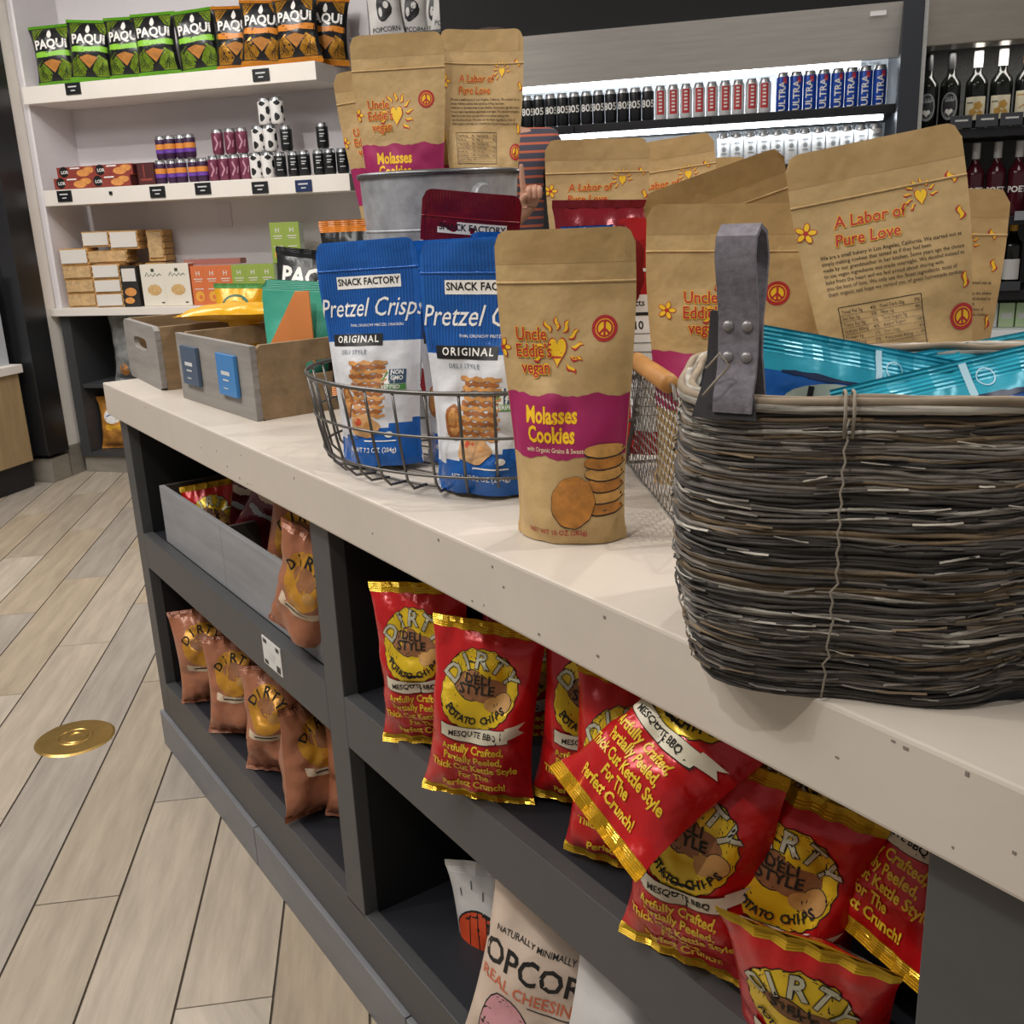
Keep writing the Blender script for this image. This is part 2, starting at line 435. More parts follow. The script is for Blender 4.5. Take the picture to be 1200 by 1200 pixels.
base = thing('base_cabinet', 'dark open base cabinet under the white wall shelves', 'cabinet', SO, WA)
ubox('side_panel', -3.60, -3.545, .02, .325, .085, .80, m_dark, .002, base)
ubox('shelf', -3.545, -1.99, .04, .325, .435, .455, m_dark, .002, base)
ubox('bottom', -3.545, -1.99, .02, .325, .085, .105, m_dark, .002, base)
ubox('back_panel', -3.6, -1.96, .31, .325, .085, .80, m_black, 0, base)
ubox('side_panel', -1.99, -1.96, .02, .325, .085, .80, m_dark, .002, base)
for k in range(4): ubox('plinth_tile', -3.6 + k * .41, -3.6 + k * .41 + .405, .035, .05, 0, .085, m_tile, .002, base)

# ---- dark steel refrigerator side and case at the far left
m_steel_d = mat('dark_steel', '#4A4B4E', .32, .85, nz=(2.5, .15), stretch=(1, 1, .3))
fr = thing('refrigerator', 'tall dark steel refrigerator side left of the white wall post', 'refrigerator', WL(0, 4.12, 0), WA)
def fbox(name, s0, s1, d0, d1, z0, z1, mt, bev=.003, par=fr):
    mb = MB(); mb.box(s0, d0, z0, s1, d1, z1, bev=bev); return mb.build(name, mt, par)
fbox('body', -4.6, -3.71, 0, .5, .12, 2.5, m_steel_d)
fbox('door', -4.6, -3.60, -.05, .10, .14, 2.45, m_steel_d)
fbox('door_gasket', -3.7, -3.69, -.053, -.05, .14, 2.45, m_black, 0)
fbox('kick_plate', -4.6, -3.61, -.03, .1, 0, .12, m_tile)
cs = thing('display_case', 'low wood-fronted display case with pale ledge at the left picture edge', 'case', WL(0, 3.72, 0), WA)
m_woodp = mat('tan_wood_panel', '#A58C66', .5, nz=(5, .2), stretch=(4, 4, .6))
fbox('front_panel', -4.6, -3.65, 0, .3, .13, .56, m_woodp, .003, cs)
fbox('ledge', -4.6, -3.635, -.02, .32, .56, .60, m_shelfw, .003, cs)
fbox('upper_side', -4.6, -3.69, .02, .3, .60, 1.0, mat('pale_glass_panel', '#B9BDC2', .2), .003, cs)
fbox('toe_kick', -4.6, -3.67, .03, .3, 0, .13, m_black, .002, cs)

# ---- black cabinet with popcorn bags on top, open cooler, wine cabinet
bc = thing('black_cabinet', 'tall black cabinet between the white shelving and the lit cooler', 'cabinet', WL(0, 4.12, 0), WA)
fbox('body', -1.83, -1.37, 0, .5, .08, 1.88, m_black, .003, bc)
fbox('plinth', -1.82, -1.38, .03, .5, 0, .08, m_black, .003, bc)
fbox('top_board', -1.835, -1.37, -.01, .5, 1.88, 1.895, m_black, .002, bc)
m_steel = mat('brushed_steel', '#DCDCDA', .4, .2, nz=(14, .1), stretch=(.3, 1, 6))
m_lit = mat('cooler_white_liner', '#E8ECEE', .5)
m_shb = mat('cooler_shelf_black', '#15161A', .4)
m_led = mat('led_tube', '#F2F8FF', .3, emit=14)
co = thing('open_cooler', 'open-front drinks cooler with steel canopy, lit shelves of cans', 'cooler', WL(0, 3.86, 0), WA)
def cbox(name, s0, s1, d0, d1, z0, z1, mt, bev=.002, par=co):
    mb = MB(); mb.box(s0, d0, z0, s1, d1, z1, bev=bev); return mb.build(name, mt, par)
cbox('back_panel', -1.36, .24, .70, .74, .1, 1.8, m_lit)
cbox('side_panel', -1.365, -1.32, .0, .70, .1, 1.8, m_black)
cbox('side_panel', .235, .30, -.02, .74, 0, 2.6, mat('charcoal_post', '#2C3038', .4))
cbox('header', -1.365, .235, .02, .74, 1.80, 2.6, mat('matt_black', '#060607', .85))
mb = MB(); mb.add([(-1.32, -.01, 1.80), (.235, -.01, 1.80), (.235, .10, 1.645), (-1.32, .10, 1.645), (-1.32, .02, 1.80), (.235, .02, 1.80), (.235, .12, 1.645), (-1.32, .12, 1.645)],
   [(3, 2, 1, 0), (4, 5, 6, 7), (2, 3, 7, 6), (0, 1, 5, 4), (0, 4, 7, 3), (1, 2, 6, 5)]); mb.build('canopy', m_steel, co)
sk = cbox('sticker', .135, .185, .004, .0065, 1.766, 1.782, mat('white_sticker', '#EDEDED', .5), 0)
mb = MB(); mb.tube([(-1.28, .27, 1.655), (.12, .27, 1.655)], .016, 10); mb.build('led_tube', m_led, co)
mb = MB(); mb.tube([(-1.28, .16, 1.462), (.20, .16, 1.462)], .009, 8); mb.build('led_tube', m_led, co)
for z in (1.495, 1.318, 1.10, .85, .6):
    sh = cbox('shelf', -1.32, .235, .12, .70, z - .018, z, m_shb)
    cbox('price_rail', -1.32, .235, .095, .118, z - .026, z + .004, m_shb)
cbox('base', -1.365, .235, 0, .74, 0, .35, m_black)
for s in (-.92, -.42, .01):
    cbox('price_tag', s - .03, s + .03, .088, .094, 1.472, 1.496, m_tagb, .0)
# slotted standards inside the right end
for k in range(2):
    mb = MB(); mb.box(.12 + .05 * k, .685, 1.1, .145 + .05 * k, .70, 1.7); mb.build('shelf_standard', mat('light_standard', '#BFC3C6', .4), co)
for z, p in ((1.70, 7), (1.455, 3)):
    d = bpy.data.lights.new('cooler_tube_light', 'AREA'); d.shape = 'RECTANGLE'; d.size = 1.4; d.size_y = .05; d.energy = p; d.color = (.9, .96, 1)
    o = bpy.data.objects.new('cooler_tube_light', d); COL.objects.link(o); o.location = WL(-.54, 3.86 + (.30 if z > 1.6 else .15), z - .03); o.rotation_euler = (R(25), 0, WA)

d = bpy.data.lights.new('wine_fill_light', 'AREA'); d.shape = 'RECTANGLE'; d.size = 1.0; d.size_y = .04; d.energy = 2.2; d.color = (1, .95, .88)  # added fill light to brighten the wine shelves, no modelled fixture
o = bpy.data.objects.new('wine_fill_light', d); COL.objects.link(o); o.location = WL(.85, 4.02, 1.65); o.rotation_euler = (R(12), 0, WA)
wc = thing('wine_cabinet', 'open black wine cabinet with steel top at the right picture edge', 'cabinet', WL(0, 3.88, 0), WA)
m_perf = mat('perforated_grey_back', '#6E6F6E', .5, nz=(120, .25))
cbox('back_panel', .31, 1.5, .42, .46, .3, 1.85, m_perf, 0, wc)
cbox('canopy', .31, 1.5, -.01, .12, 1.66, 1.86, mat('beige_steel', '#A59E94', .3, .7, nz=(8, .08), stretch=(1, 1, 6)), .004, wc)
cbox('header', .30, 1.5, .0, .46, 1.86, 2.6, m_black, .002, wc)
cbox('side_panel', 1.46, 1.5, 0, .46, 0, 1.86, m_black, .002, wc)
cbox('edge_strip', .302, .315, -.015, .0, .6, 1.86, m_steel, .001, wc)
for z in (1.403, 1.115, .865):
    cbox('shelf', .31, 1.46, .06, .42, z - .03, z, m_shb, .002, wc)
cbox('shelf', .31, 1.46, .04, .42, .70, .73, m_lit, .002, wc)
cbox('base', .31, 1.46, .02, .42, 0, .6, m_black, .002, wc)
for k, s in enumerate((.445, .525, .60, .68)):
    t = cbox('price_tag', s - .035, s + .033, .045, .052, 1.405, 1.445, mat('price_tag_slate', '#3A3C42', .5), .001, wc)
    link('tag_print', print_mesh('tag_print', FlatS(.045), [(rect(s - .02, 1.426, s + .02, 1.432), m_tagt)], 0), t)
for s in (.56, .64, .74):
    cbox('price_tag', s - .033, s + .033, .045, .052, .867, .897, MATS['price_tag_slate'], .001, wc)
for s in (.67, .76):
    cbox('price_tag', s - .035, s + .035, .045, .052, 1.10, 1.13, mat('price_tag_grey', '#8C9096', .5), .001, wc)

# ---- main counter
m_top = mat('worktop_solid_surface', '#C9BFB2', .38, nz=(5, .05), bump=(60, .02))
wt = thing('worktop', 'long pale stone worktop running along the dark display counter', 'worktop', (-1.0, .90, .81))
mb = MB(); mb.box(-1.345, -.393, 0, 1.6, .36, .07, bev=.003); mb.build('slab', m_top, wt)
mb = MB(); rnd = random.Random(3)
for k in range(26):
    x = rnd.uniform(-1.1, .95); z = rnd.uniform(.006, .064); mb.box(x, -.3934, z, x + rnd.uniform(.001, .004), -.393, z + rnd.uniform(.001, .003))
tag(mb.build('chips_in_edge', mat('worktop_chips', '#7D756B', .8), wt), kind='stuff')
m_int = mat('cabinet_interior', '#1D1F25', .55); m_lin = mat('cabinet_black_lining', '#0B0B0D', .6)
m_frame = mat('cabinet_frame', '#474748', .45, nz=(30, .05))
cab = thing('display_counter', 'dark grey open-shelf display counter full of snack bags', 'counter', (0, .527, 0))
def kbox(name, x0, x1, y0, y1, z0, z1, mt, bev=.0015, par=cab):
    mb = MB(); mb.box(x0, y0, z0, x1, y1, z1, bev=bev); return mb.build(name, mt, par)
kbox('end_panel', -2.328, -2.268, 0, .68, .09, .81, m_frame)
kbox('divider', -1.302, -1.240, 0, .62, .175, .81, m_frame)
kbox('divider', -.325, -.02, 0, .62, .09, .81, m_frame)
kbox('end_panel', -.02, .55, 0, .68, .09, .81, m_frame)
for x0, x1 in ((-2.268, -1.302), (-1.240, -.325)):
    kbox('rail', x0, x1, 0, .022, .468, .548, m_frame)
    kbox('shelf', x0, x1, .022, .60, .521, .546, m_int)
    kbox('bottom_shelf', x0, x1, .022, .60, .15, .178, m_int)
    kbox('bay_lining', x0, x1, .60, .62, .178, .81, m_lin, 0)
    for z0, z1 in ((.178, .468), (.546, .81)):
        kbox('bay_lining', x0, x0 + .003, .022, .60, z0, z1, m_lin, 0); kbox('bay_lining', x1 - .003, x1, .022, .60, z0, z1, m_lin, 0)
kbox('bottom_rail', -2.268, -.325, 0, .022, .09, .180, m_frame)
kbox('back_panel', -2.268, -.02, .66, .68, .09, .81, m_frame)
m_kick = mat('kick_tile', '#77777A', .45, nz=(6, .12), stretch=(1, 1, 3))
x = -2.335
for L in (.62, .605, .605, .605, .45):
    kbox('kick_tile', x, x + L - .003, -.008, .012, 0, .088, m_kick); x += L
kbox('kick_tile', -2.340, -2.328, .012, .62, 0, .088, m_kick)
st = kbox('price_label', -1.556, -1.476, -.0015, 0, .490, .540, mat('label_white', '#D8D6D2', .5), 0)
st['label'] = 'white shelf price label on the rail'
link('label_print', print_mesh('label_print', FlatS(-.0015), [(rect(-1.55, .53, -1.535, .537), m_tagb), (rect(-1.495, .53, -1.482, .537), m_tagb), (rect(-1.55, .493, -1.535, .50), m_tagb), (rect(-1.497, .493, -1.482, .505), m_tagb), (rect(-1.53, .516, -1.50, .519), m_tagt), (rect(-1.53, .508, -1.505, .511), m_tagt)], 0), st)

# ---- brass floor cover
bf = thing('floor_box_cover', 'round brass cover set in the wood-look floor', 'floor cover', at(88, 865, 'z', 0))
m_brass = mat('brass', '#C9A45E', .32, .9, nz=(20, .15))
mb = MB(); mb.lathe([(.0, .004), (.018, .004), (.020, .006), (.030, .006), (.032, .004), (.055, .0045), (.088, .0035), (.094, .0), (.094, -.001)], 40); auto(mb.build('plate', m_brass, bf), 20)
mb = MB(); mb.lathe([(.036, .0046), (.038, .0062), (.041, .0062), (.043, .0046)], 36); auto(mb.build('ring', m_brass, bf))

# ================================================================== WALL SHELF PRODUCTS
m_white_ink = mat('white_ink', '#EDEAE4', .45); m_black_ink = mat('black_ink', '#141414', .45)
m_foil_blk = mat('black_foil', '#17181A', .3, bump=(25, .25))
def tortilla(label, main, acc, seed, s, D, z, yaw, roll=0, group=None, first=[None]):
    W, H = .205, .272
    key = (main, seed % 2)
    if key not in tortilla.proto:
        g = mat('foil_' + main, main, .25, .35, bump=(25, .3)); a = mat('ink_' + acc, acc, .4); chip = mat('tortilla_chip', '#B5762F', .7, nz=(60, .3))
        F, B = bag_grids('pillow', W, H, .085, seed, 16, 22)
        root = thing('tortilla_chip_bag', label, 'chip bag')
        bag_parts(root, F, B, H, [m_foil_blk, g], body_mif=lambda u, v: 1 if v < .085 else 0, seals=(.05, .05), seal_mat=g)
        S = GridS(F, W, H); y0 = .0
        fo = mat('facet_' + main, {'#6FAE2E': '#7E9A2C', '#C9862A': '#B8822A'}[main], .28, .55, nz=(40, .35), bump=(25, .3)); zig = []
        for sx in (-1, 1):
            zig += [(poly([(sx * .088, .028), (sx * .088, .095), (sx * .050, .118), (sx * .012, .055), (sx * .03, .028)][::sx]), fo)]
            for q in range(3):
                d_ = .012 * q; zig.append((stroke([(sx * (.030 + d_), .034), (sx * (.052 + d_ * .6), .062 + d_), (sx * .084, .040 + d_)], .0035), m_foil_blk))
            zig += [(poly([(sx * .086, .254), (sx * .030, .254), (sx * .060, .215), (sx * .086, .205)][::sx]), fo), (stroke([(sx * .045, .248), (sx * .078, .214)], .004), m_foil_blk), (stroke([(sx * .06, .25), (sx * .082, .226)], .0035), m_foil_blk)]
        link('pattern', print_mesh('pattern', S, zig, .02), root)['kind'] = 'stuff'
        link('logo', print_mesh('logo', S, [(T('PAQUi', 0, .183, .056, .035, sx=1.02), m_white_ink), (poly([(0, .252), (.009, .235), (.011, .222), (.006, .212), (0, .209), (-.006, .212), (-.011, .222), (-.007, .236)]), m_white_ink)], .012), root)
        link('flavour_band', print_mesh('flavour_band', S, [(wavy(-.092, .092, .130, .152, .002, 1.5, seed), a)], .015), root)
        link('chip_picture', print_mesh('chip_picture', S, [(poly([(-.055, .108), (0, .122), (.055, .108), (0, .052)]), m_foil_blk), (poly([(-.046, .105), (0, .117), (.046, .105), (0, .060)]), chip)], .012, .0014, .0004), root)
        tortilla.proto[key] = root
        o = root
    else:
        o = tree_copy(tortilla.proto[key]); o['label'] = label
    o['group'] = group
    posed(o, WL(s, D, z + H / 2), H, math.degrees(WA) + yaw, -4, roll)
    return o
tortilla.proto = {}
gl = ['leftmost green and black tortilla chip bag on the top wall shelf', 'second green tortilla chip bag from the left, dented top, on the top wall shelf', 'third green tortilla chip bag from the left on the top wall shelf',
      'fourth green tortilla chip bag from the left on the top wall shelf', 'rightmost and largest-looking green tortilla chip bag beside the orange ones']
for k, (s, yw, rl) in enumerate(((-3.465, 16, -3), (-3.25, 20, 3), (-3.065, 12, 0), (-2.90, 16, -2), (-2.70, 14, -5))):
    tortilla(gl[k], '#6FAE2E', '#8CCB3A', 1 + k % 2, s, 4.40 - .02 * (k % 2), 1.851, yw, rl, 'green tortilla chip bags on the top wall shelf')
ol = ['leftmost orange and black tortilla chip bag, next to the green ones', 'second orange tortilla chip bag from the left on the top wall shelf', 'third orange tortilla chip bag from the left on the top wall shelf', 'rightmost orange tortilla chip bag, half hidden at the shelf end']
for k, (s, D, yw, rl) in enumerate(((-2.515, 4.42, 20, 0), (-2.355, 4.37, 14, 3), (-2.185, 4.36, 10, -2), (-2.10, 4.47, 14, 4))):
    tortilla(ol[k], '#C9862A', '#E08A2C', 3 + k % 2, s, D, 1.851, yw, rl, 'orange tortilla chip bags on the top wall shelf')

m_alu = mat('can_aluminium', '#C4C6C8', .25, .9)
def can_mesh(r, h, mats, split=None):
    mb = MB(); prof = [(0, .004), (r * .72, .004), (r * .78, 0), (r * .84, .002), (r, .012), (r, h * .38), (r, h * .62), (r, h - .016), (r * .84, h - .003), (r * .86, h), (r * .8, h - .001), (r * .78, h - .006), (0, h - .006)]
    mis = [1, 1, 1, 0, 0, 2 if len(mats) > 2 else 0, 0, 1, 1, 1, 1, 1]
    mb.lathe(prof, 18, mis=mis); return mb.mesh('body', mats, True)
CANP = {}
def can(kind, name, label, cat, loc, yaw, r, h, mats, items, group, tab=True):
    if kind not in CANP:
        o = thing(name, label, cat); link('body', can_mesh(r, h, mats), o).data.set_sharp_from_angle(angle=R(40))
        if items: link('print', print_mesh('print', CylS(r), items, .008, .0004), o)['kind'] = 'stuff'
        if tab:
            mb = MB(); mb.box(-.006, -.011, h - .0055, .006, .011, h - .004); mb.build('pull_tab', m_alu, o)
        CANP[kind] = o
    else: o = tree_copy(CANP[kind]); o['label'] = label
    o['group'] = group; o.location = loc; o.rotation_euler = (0, 0, yaw); return o
ORD = ['first', 'second', 'third', 'fourth', 'fifth', 'sixth', 'seventh', 'eighth', 'ninth', 'tenth', 'eleventh', 'twelfth']
# boxes of cookies
m_rbox = mat('red_box', '#8E3B30', .5, nz=(20, .1)); m_obox = mat('box_picture_orange', '#D9934C', .6, nz=(50, .3)); m_dbox = mat('dark_red_box_end', '#4A1A1A', .5)
def carton(name, label, cat, s, D, z, w, d, h, yaw, mt, items, group=None, topmat=None, endm=None):
    o = thing(name, label, cat, WL(s, D, z), WA + R(yaw), group)
    mb = MB(); mb.box(-w / 2, -d / 2, 0, w / 2, d / 2, h, bev=.0015); mb.build('box', mt, o)
    if items: link('print', print_mesh('print', FlatS(-d / 2), items, .03, .0005), o)['kind'] = 'stuff'
    if endm:
        mb = MB(); mb.box(w / 2, -d / 2 + .004, .003, w / 2 + .0006, d / 2 - .004, h - .003); mb.build('end_flap', endm, o)
    return o
rb = lambda w: [(ell(-w * .32, .028, .024, .024), m_black_ink), (T('LOR', -w * .30, .026, .02, .02), m_white_ink), (ell(w * .18, .02, .035, .016), m_obox), (ell(w * .33, .032, .03, .014), m_obox), (rect(-w * .15, .04, w * .1, .046), m_white_ink)]
for k, (s, D, z, lab) in enumerate(((-3.40, 4.35, 1.391, 'red cookie box, lower left of the stack on the middle wall shelf'), (-3.185, 4.34, 1.391, 'red cookie box, lower right of the stack on the middle wall shelf'), (-3.39, 4.37, 1.441, 'red cookie box, upper left of the stack on the middle wall shelf'), (-3.18, 4.36, 1.441, 'red cookie box, upper right of the stack on the middle wall shelf'))):
    carton('cookie_box', lab, 'box', s, D, z, .205, .09, .05, 4, m_rbox, rb(.205), 'red cookie boxes on the middle wall shelf', endm=m_dbox)
carton('cookie_box', 'dark maroon box standing between the red boxes and purple cans', 'box', -3.03, 4.40, 1.391, .085, .1, .10, 6, m_dbox, [(rect(-.03, .02, .03, .03), m_rbox), (rect(-.012, .035, -.006, .09), m_rbox)])
m_pur = mat('can_purple', '#3B1F3F', .35); m_ora = mat('can_orange_band', '#D98A3C', .4); m_vio = mat('can_violet', '#6B3FA0', .4)
pit = [(rect(-.07, .045, .07, .068), m_ora), (poly([(-.07, .028), (.07, .028), (.07, .05), (0, .042), (-.07, .056)]), m_vio)]
for row, (z, sl) in enumerate(((1.391, (-2.955, -2.90, -2.845, -2.787, -2.733)), (1.497, (-2.945, -2.89, -2.838, -2.785)))):
    for k, s in enumerate(sl):
        can('purple', 'juice_can', '%s purple and orange can from the left in the %s row' % (ORD[k], ('lower', 'upper')[row]), 'can', WL(s, 4.37 + .012 * ((k + row) % 2), z + .001), WA + R(20), .026, .105, [m_pur, m_alu], pit, 'purple and orange cans on the middle wall shelf')
m_mar = mat('can_maroon', '#7A3A52', .3, .2, nz=(30, .25)); m_pnk = mat('can_pink_print', '#B98797', .4)
mit = [(stroke([(-.012, .02), (.004, .05), (-.008, .08)], .008), m_pnk), (stroke([(.012, .03), (.018, .06)], .006), m_pnk)]
for row, (z, sl) in enumerate(((1.391, (-2.68, -2.625, -2.57, -2.515)), (1.503, (-2.645, -2.58, -2.52)))):
    for k, s in enumerate(sl):
        can('maroon', 'soda_can', '%s maroon patterned can from the left in the %s row' % (ORD[k], ('lower', 'upper')[row]), 'can', WL(s, 4.38, z + .001), WA + R(20), .0265, .111, [m_mar, m_alu], mit, 'maroon cans on the middle wall shelf')
m_cow = mat('can_white', '#E2DFDB', .35); m_cblk = mat('can_black', '#17181B', .35)
cow = [(ell(-.012, .03, .012, .016, 14, .12, 3), m_black_ink), (ell(.018, .06, .010, .018, 14, .12, 5), m_black_ink), (ell(-.008, .088, .014, .010, 14, .1, 4), m_black_ink), (ell(.03, .02, .01, .008, 12), m_black_ink)]
for k, (s, z, lab) in enumerate(((-2.455, 1.391, 'white can with black patches, bottom left of its stack'), (-2.395, 1.391, 'white can with black patches, bottom right of its stack'), (-2.43, 1.503, 'white can with black patches, middle left of its stack'), (-2.37, 1.503, 'white can with black patches, middle right of its stack'), (-2.385, 1.615, 'white can with black patches, upper left on the tall stack'), (-2.325, 1.615, 'white can with black patches, upper right on the tall stack'))):
    can('cow', 'drink_can', lab, 'can', WL(s, 4.37, z + .001), WA + R(20 + 25 * (k % 2)), .030, .112, [m_cow, m_alu], cow, 'white cans with black patches on the middle wall shelf')
bit = [(rect(-.010, .06, .012, .064), m_tagt), (rect(-.010, .05, .006, .054), m_tagt), (rect(-.010, .075, .012, .079), m_tagt), (rect(-.010, .03, .014, .033), m_tagt)]
for k, s in enumerate((-2.335, -2.275, -2.215, -2.15, -2.09, -2.035)):
    can('black', 'drink_can', '%s black can from the left on the middle wall shelf' % ORD[k], 'can', WL(s, 4.37 + .015 * (k % 2), 1.392), WA + R(18), .027, .108, [m_cblk, m_alu], bit, 'black cans on the middle wall shelf')
can('black', 'drink_can', 'black can in the second layer against the white patched cans', 'can', WL(-2.30, 4.385, 1.502), WA + R(18), .027, .108, [m_cblk, m_alu], bit, 'black cans on the middle wall shelf')
can('black', 'drink_can', 'single black can stacked on top of the black can row', 'can', WL(-2.12, 4.38, 1.502), WA + R(18), .027, .108, [m_cblk, m_alu], bit, 'black cans on the middle wall shelf')

# lower shelf packets
m_tray = mat('cracker_tan', '#C39558', .7, nz=(40, .3)); m_lab = mat('packet_label', '#D8D3CB', .55); m_clear = mat('clear_wrap', '#C9A777', .2, nz=(40, .3), coat=.6)
def packet(lab, s, D, z, w, h, d, front):
    o = thing('cracker_packet', lab, 'packet', WL(s, D, z), WA + R(12), 'wrapped cracker packets on the lower wall shelf')
    mb = MB()
    n = 5
    for k in range(n):   # stacked crackers inside a wrap
        zz = h * (k + .02) / n; mb.box(-w / 2 + .004 * (k % 2), -d / 2 + .003 * ((k + 1) % 2), zz, w / 2 - .003 * (k % 2), d / 2, zz + h / n * .92, bev=.002)
    mb.build('crackers', m_tray, o).data.materials[0] = m_tray
    o.children[0]['kind'] = 'stuff'
    mb = MB(); mb.box(-w / 2 + .006, -d / 2 - .003, h * .12, w / 2 - .008, -d / 2 - .001, h * .92, bev=.0006); mb.build('label', m_lab if front else m_clear, o)
    return o
pk = [(-3.49, 4.40, .837, .15, .066, 0), (-3.49, 4.40, .904, .15, .066, 0), (-3.495, 4.40, .971, .15, .066, 0), (-3.50, 4.40, 1.038, .145, .08, 1),
      (-3.30, 4.36, .837, .14, .066, 1), (-3.30, 4.36, .904, .14, .066, 1), (-3.30, 4.36, .971, .14, .07, 1), (-3.33, 4.43, 1.042, .20, .06, 0), (-3.40, 4.45, 1.119, .14, .075, 1), (-3.24, 4.45, 1.103, .145, .09, 1), (-3.115, 4.52, 1.04, .085, .15, 0)]
pkl = ['bottom tan cracker packet of the leftmost stack', 'second tan cracker packet from the bottom of the leftmost stack', 'third tan cracker packet from the bottom of the leftmost stack', 'white-labelled packet topping the leftmost cracker stack',
       'bottom white-labelled packet of the second cracker stack', 'middle white-labelled packet of the second cracker stack', 'upper white-labelled packet of the second cracker stack', 'wide tan packet lying across the cracker stacks', 'white-labelled packet at the upper left of the cracker pile', 'white-labelled packet at the top centre of the cracker pile', 'upright brown packet at the right end of the cracker pile']
for (s, D, z, w, h, f), lab in zip(pk, pkl): packet(lab, s, D, z, w, h, .12, f)
packet('upright tan packet supporting the right end of the cracker pile', -3.12, 4.50, .837, .10, .20, .11, 0)
packet('tan packet at the back supporting the upper cracker packets', -3.33, 4.52, .837, .20, .20, .10, 0)
carton('snack_box', 'black and white cracker box beside the cream boxes', 'box', -3.165, 4.33, .837, .085, .06, .19, 6, mat('dark_print_box', '#2A2724', .5, nz=(25, .5)), [(rect(-.035, .12, .035, .18), m_lab), (ell(0, .07, .03, .02), m_obox), (ell(-.01, .03, .025, .015), m_obox)])
m_cream = mat('cream_box', '#DFD8C8', .55); m_bisc = mat('biscuit_picture', '#CBA66E', .7, nz=(60, .25))
ci = [(T('Rustic', 0, .145, .034, .004, shear=.35), mat('dark_green_ink', '#3A4330', .5)), (ell(0, .075, .036, .026, 24, .05, 9), m_bisc), (rect(-.008, .16, .008, .175), MATS['dark_green_ink']), (rect(.03, .012, .045, .018), MATS['dark_green_ink'])]
ci[0] = (stroke([(-.04, .14), (-.03, .158), (-.022, .138), (-.01, .15), (0, .138), (.012, .152), (.02, .14), (.034, .15), (.042, .142)], .004), MATS['dark_green_ink'])
for k, s in enumerate((-3.045, -2.915)):
    carton('cracker_box', ('left' if k == 0 else 'right') + ' cream cracker box with round biscuit picture', 'box', s, 4.35, .837, .127, .06, .195, 6, m_cream, ci, 'cream cracker boxes on the lower wall shelf', endm=mat('terracotta_end', '#B9683F', .5))
carton('cracker_box', 'long pinkish box lying on top of the carton row', 'box', -2.76, 4.42, 1.02, .30, .06, .025, 2, mat('dusty_pink_box', '#A0685E', .6), None)
m_obx = mat('orange_carton', '#D0703F', .5); m_gbx = mat('green_carton', '#8FA448', .5); m_wgb = mat('pale_green_carton', '#C6D2C0', .5); m_fruit = mat('fruit_picture', '#E2A53C', .5)
def juice(lab, s, D, z, mt, grp):
    it = [(T('H', 0, .145, .03, .01), m_lab), (rect(-.022, .118, .022, .122), m_lab), (rect(-.018, .108, .018, .111), m_lab), (ell(0, .04, .022, .024), m_fruit), (ell(.004, .036, .010, .011), mt), (rect(-.022, .072, .022, .076), m_lab)]
    return carton('bar_carton', lab, 'carton', s, D, z, .071, .06, .18, 8, mt, it, grp, endm=m_wgb if mt is m_gbx else None)
for k, s in enumerate((-2.808, -2.735, -2.662)): juice(('left', 'middle', 'right')[k] + ' of three orange cartons on the lower wall shelf', s, 4.36, .837, m_obx, 'orange cartons on the lower wall shelf')
for k, s in enumerate((-2.589, -2.516, -2.443)): juice(('left', 'middle', 'right')[k] + ' of three green cartons on the lower wall shelf', s, 4.36, .837, m_gbx, 'green cartons on the lower wall shelf')
for k, s in enumerate((-2.365, -2.292)):
    juice(('left', 'right')[k] + ' pale carton under the raised green cartons', s, 4.40, .837, m_wgb, 'pale cartons on the lower wall shelf')
    juice(('left', 'right')[k] + ' green carton stacked on the pale cartons', s - .025, 4.40, 1.018, m_gbx, 'green cartons stacked in a second layer')

# bags in the dark base cabinet
m_amb = mat('amber_snack_bag', '#C08336', .35, nz=(22, .45), bump=(30, .35), coat=.4); m_clrb = mat('clear_grey_bag', '#8F9190', .25, nz=(14, .5), bump=(18, .5), coat=.5)
o = thing('cracker_bag', 'amber snack bag with round white label on the bottom of the base cabinet', 'snack bag'); F, B = bag_grids('pillow', .21, .27, .12, 31, 16, 22, 1.6)
bag_parts(o, F, B, .27, [m_amb], seals=(.05, .05)); link('label', print_mesh('label', GridS(F, .21, .27), [(ell(-.015, .17, .05, .038), mat('white_label', '#E4E2DE', .5)), (wavy(-.06, .06, .10, .125, .003, 2), mat('yellow_label', '#E0A92F', .5)), (stroke([(-.05, .17), (-.02, .178), (.02, .168)], .006), mat('blue_script', '#33549B', .5))], .015), o)
posed(o, WL(-3.44, 4.43, .107 + .135), .27, math.degrees(WA) + 16, -4)
o = thing('snack_bag', 'crumpled clear grey bag on the upper shelf of the base cabinet', 'snack bag'); F, B = bag_grids('pillow', .24, .33, .14, 33, 16, 22, 2.2)
bag_parts(o, F, B, .33, [m_clrb], seals=(.05, .05)); link('label', print_mesh('label', GridS(F, .24, .33), [(ell(-.05, .06, .03, .03), m_obox)], .015), o)
posed(o, WL(-3.30, 4.45, .456 + .165), .33, math.degrees(WA) + 12, -3)
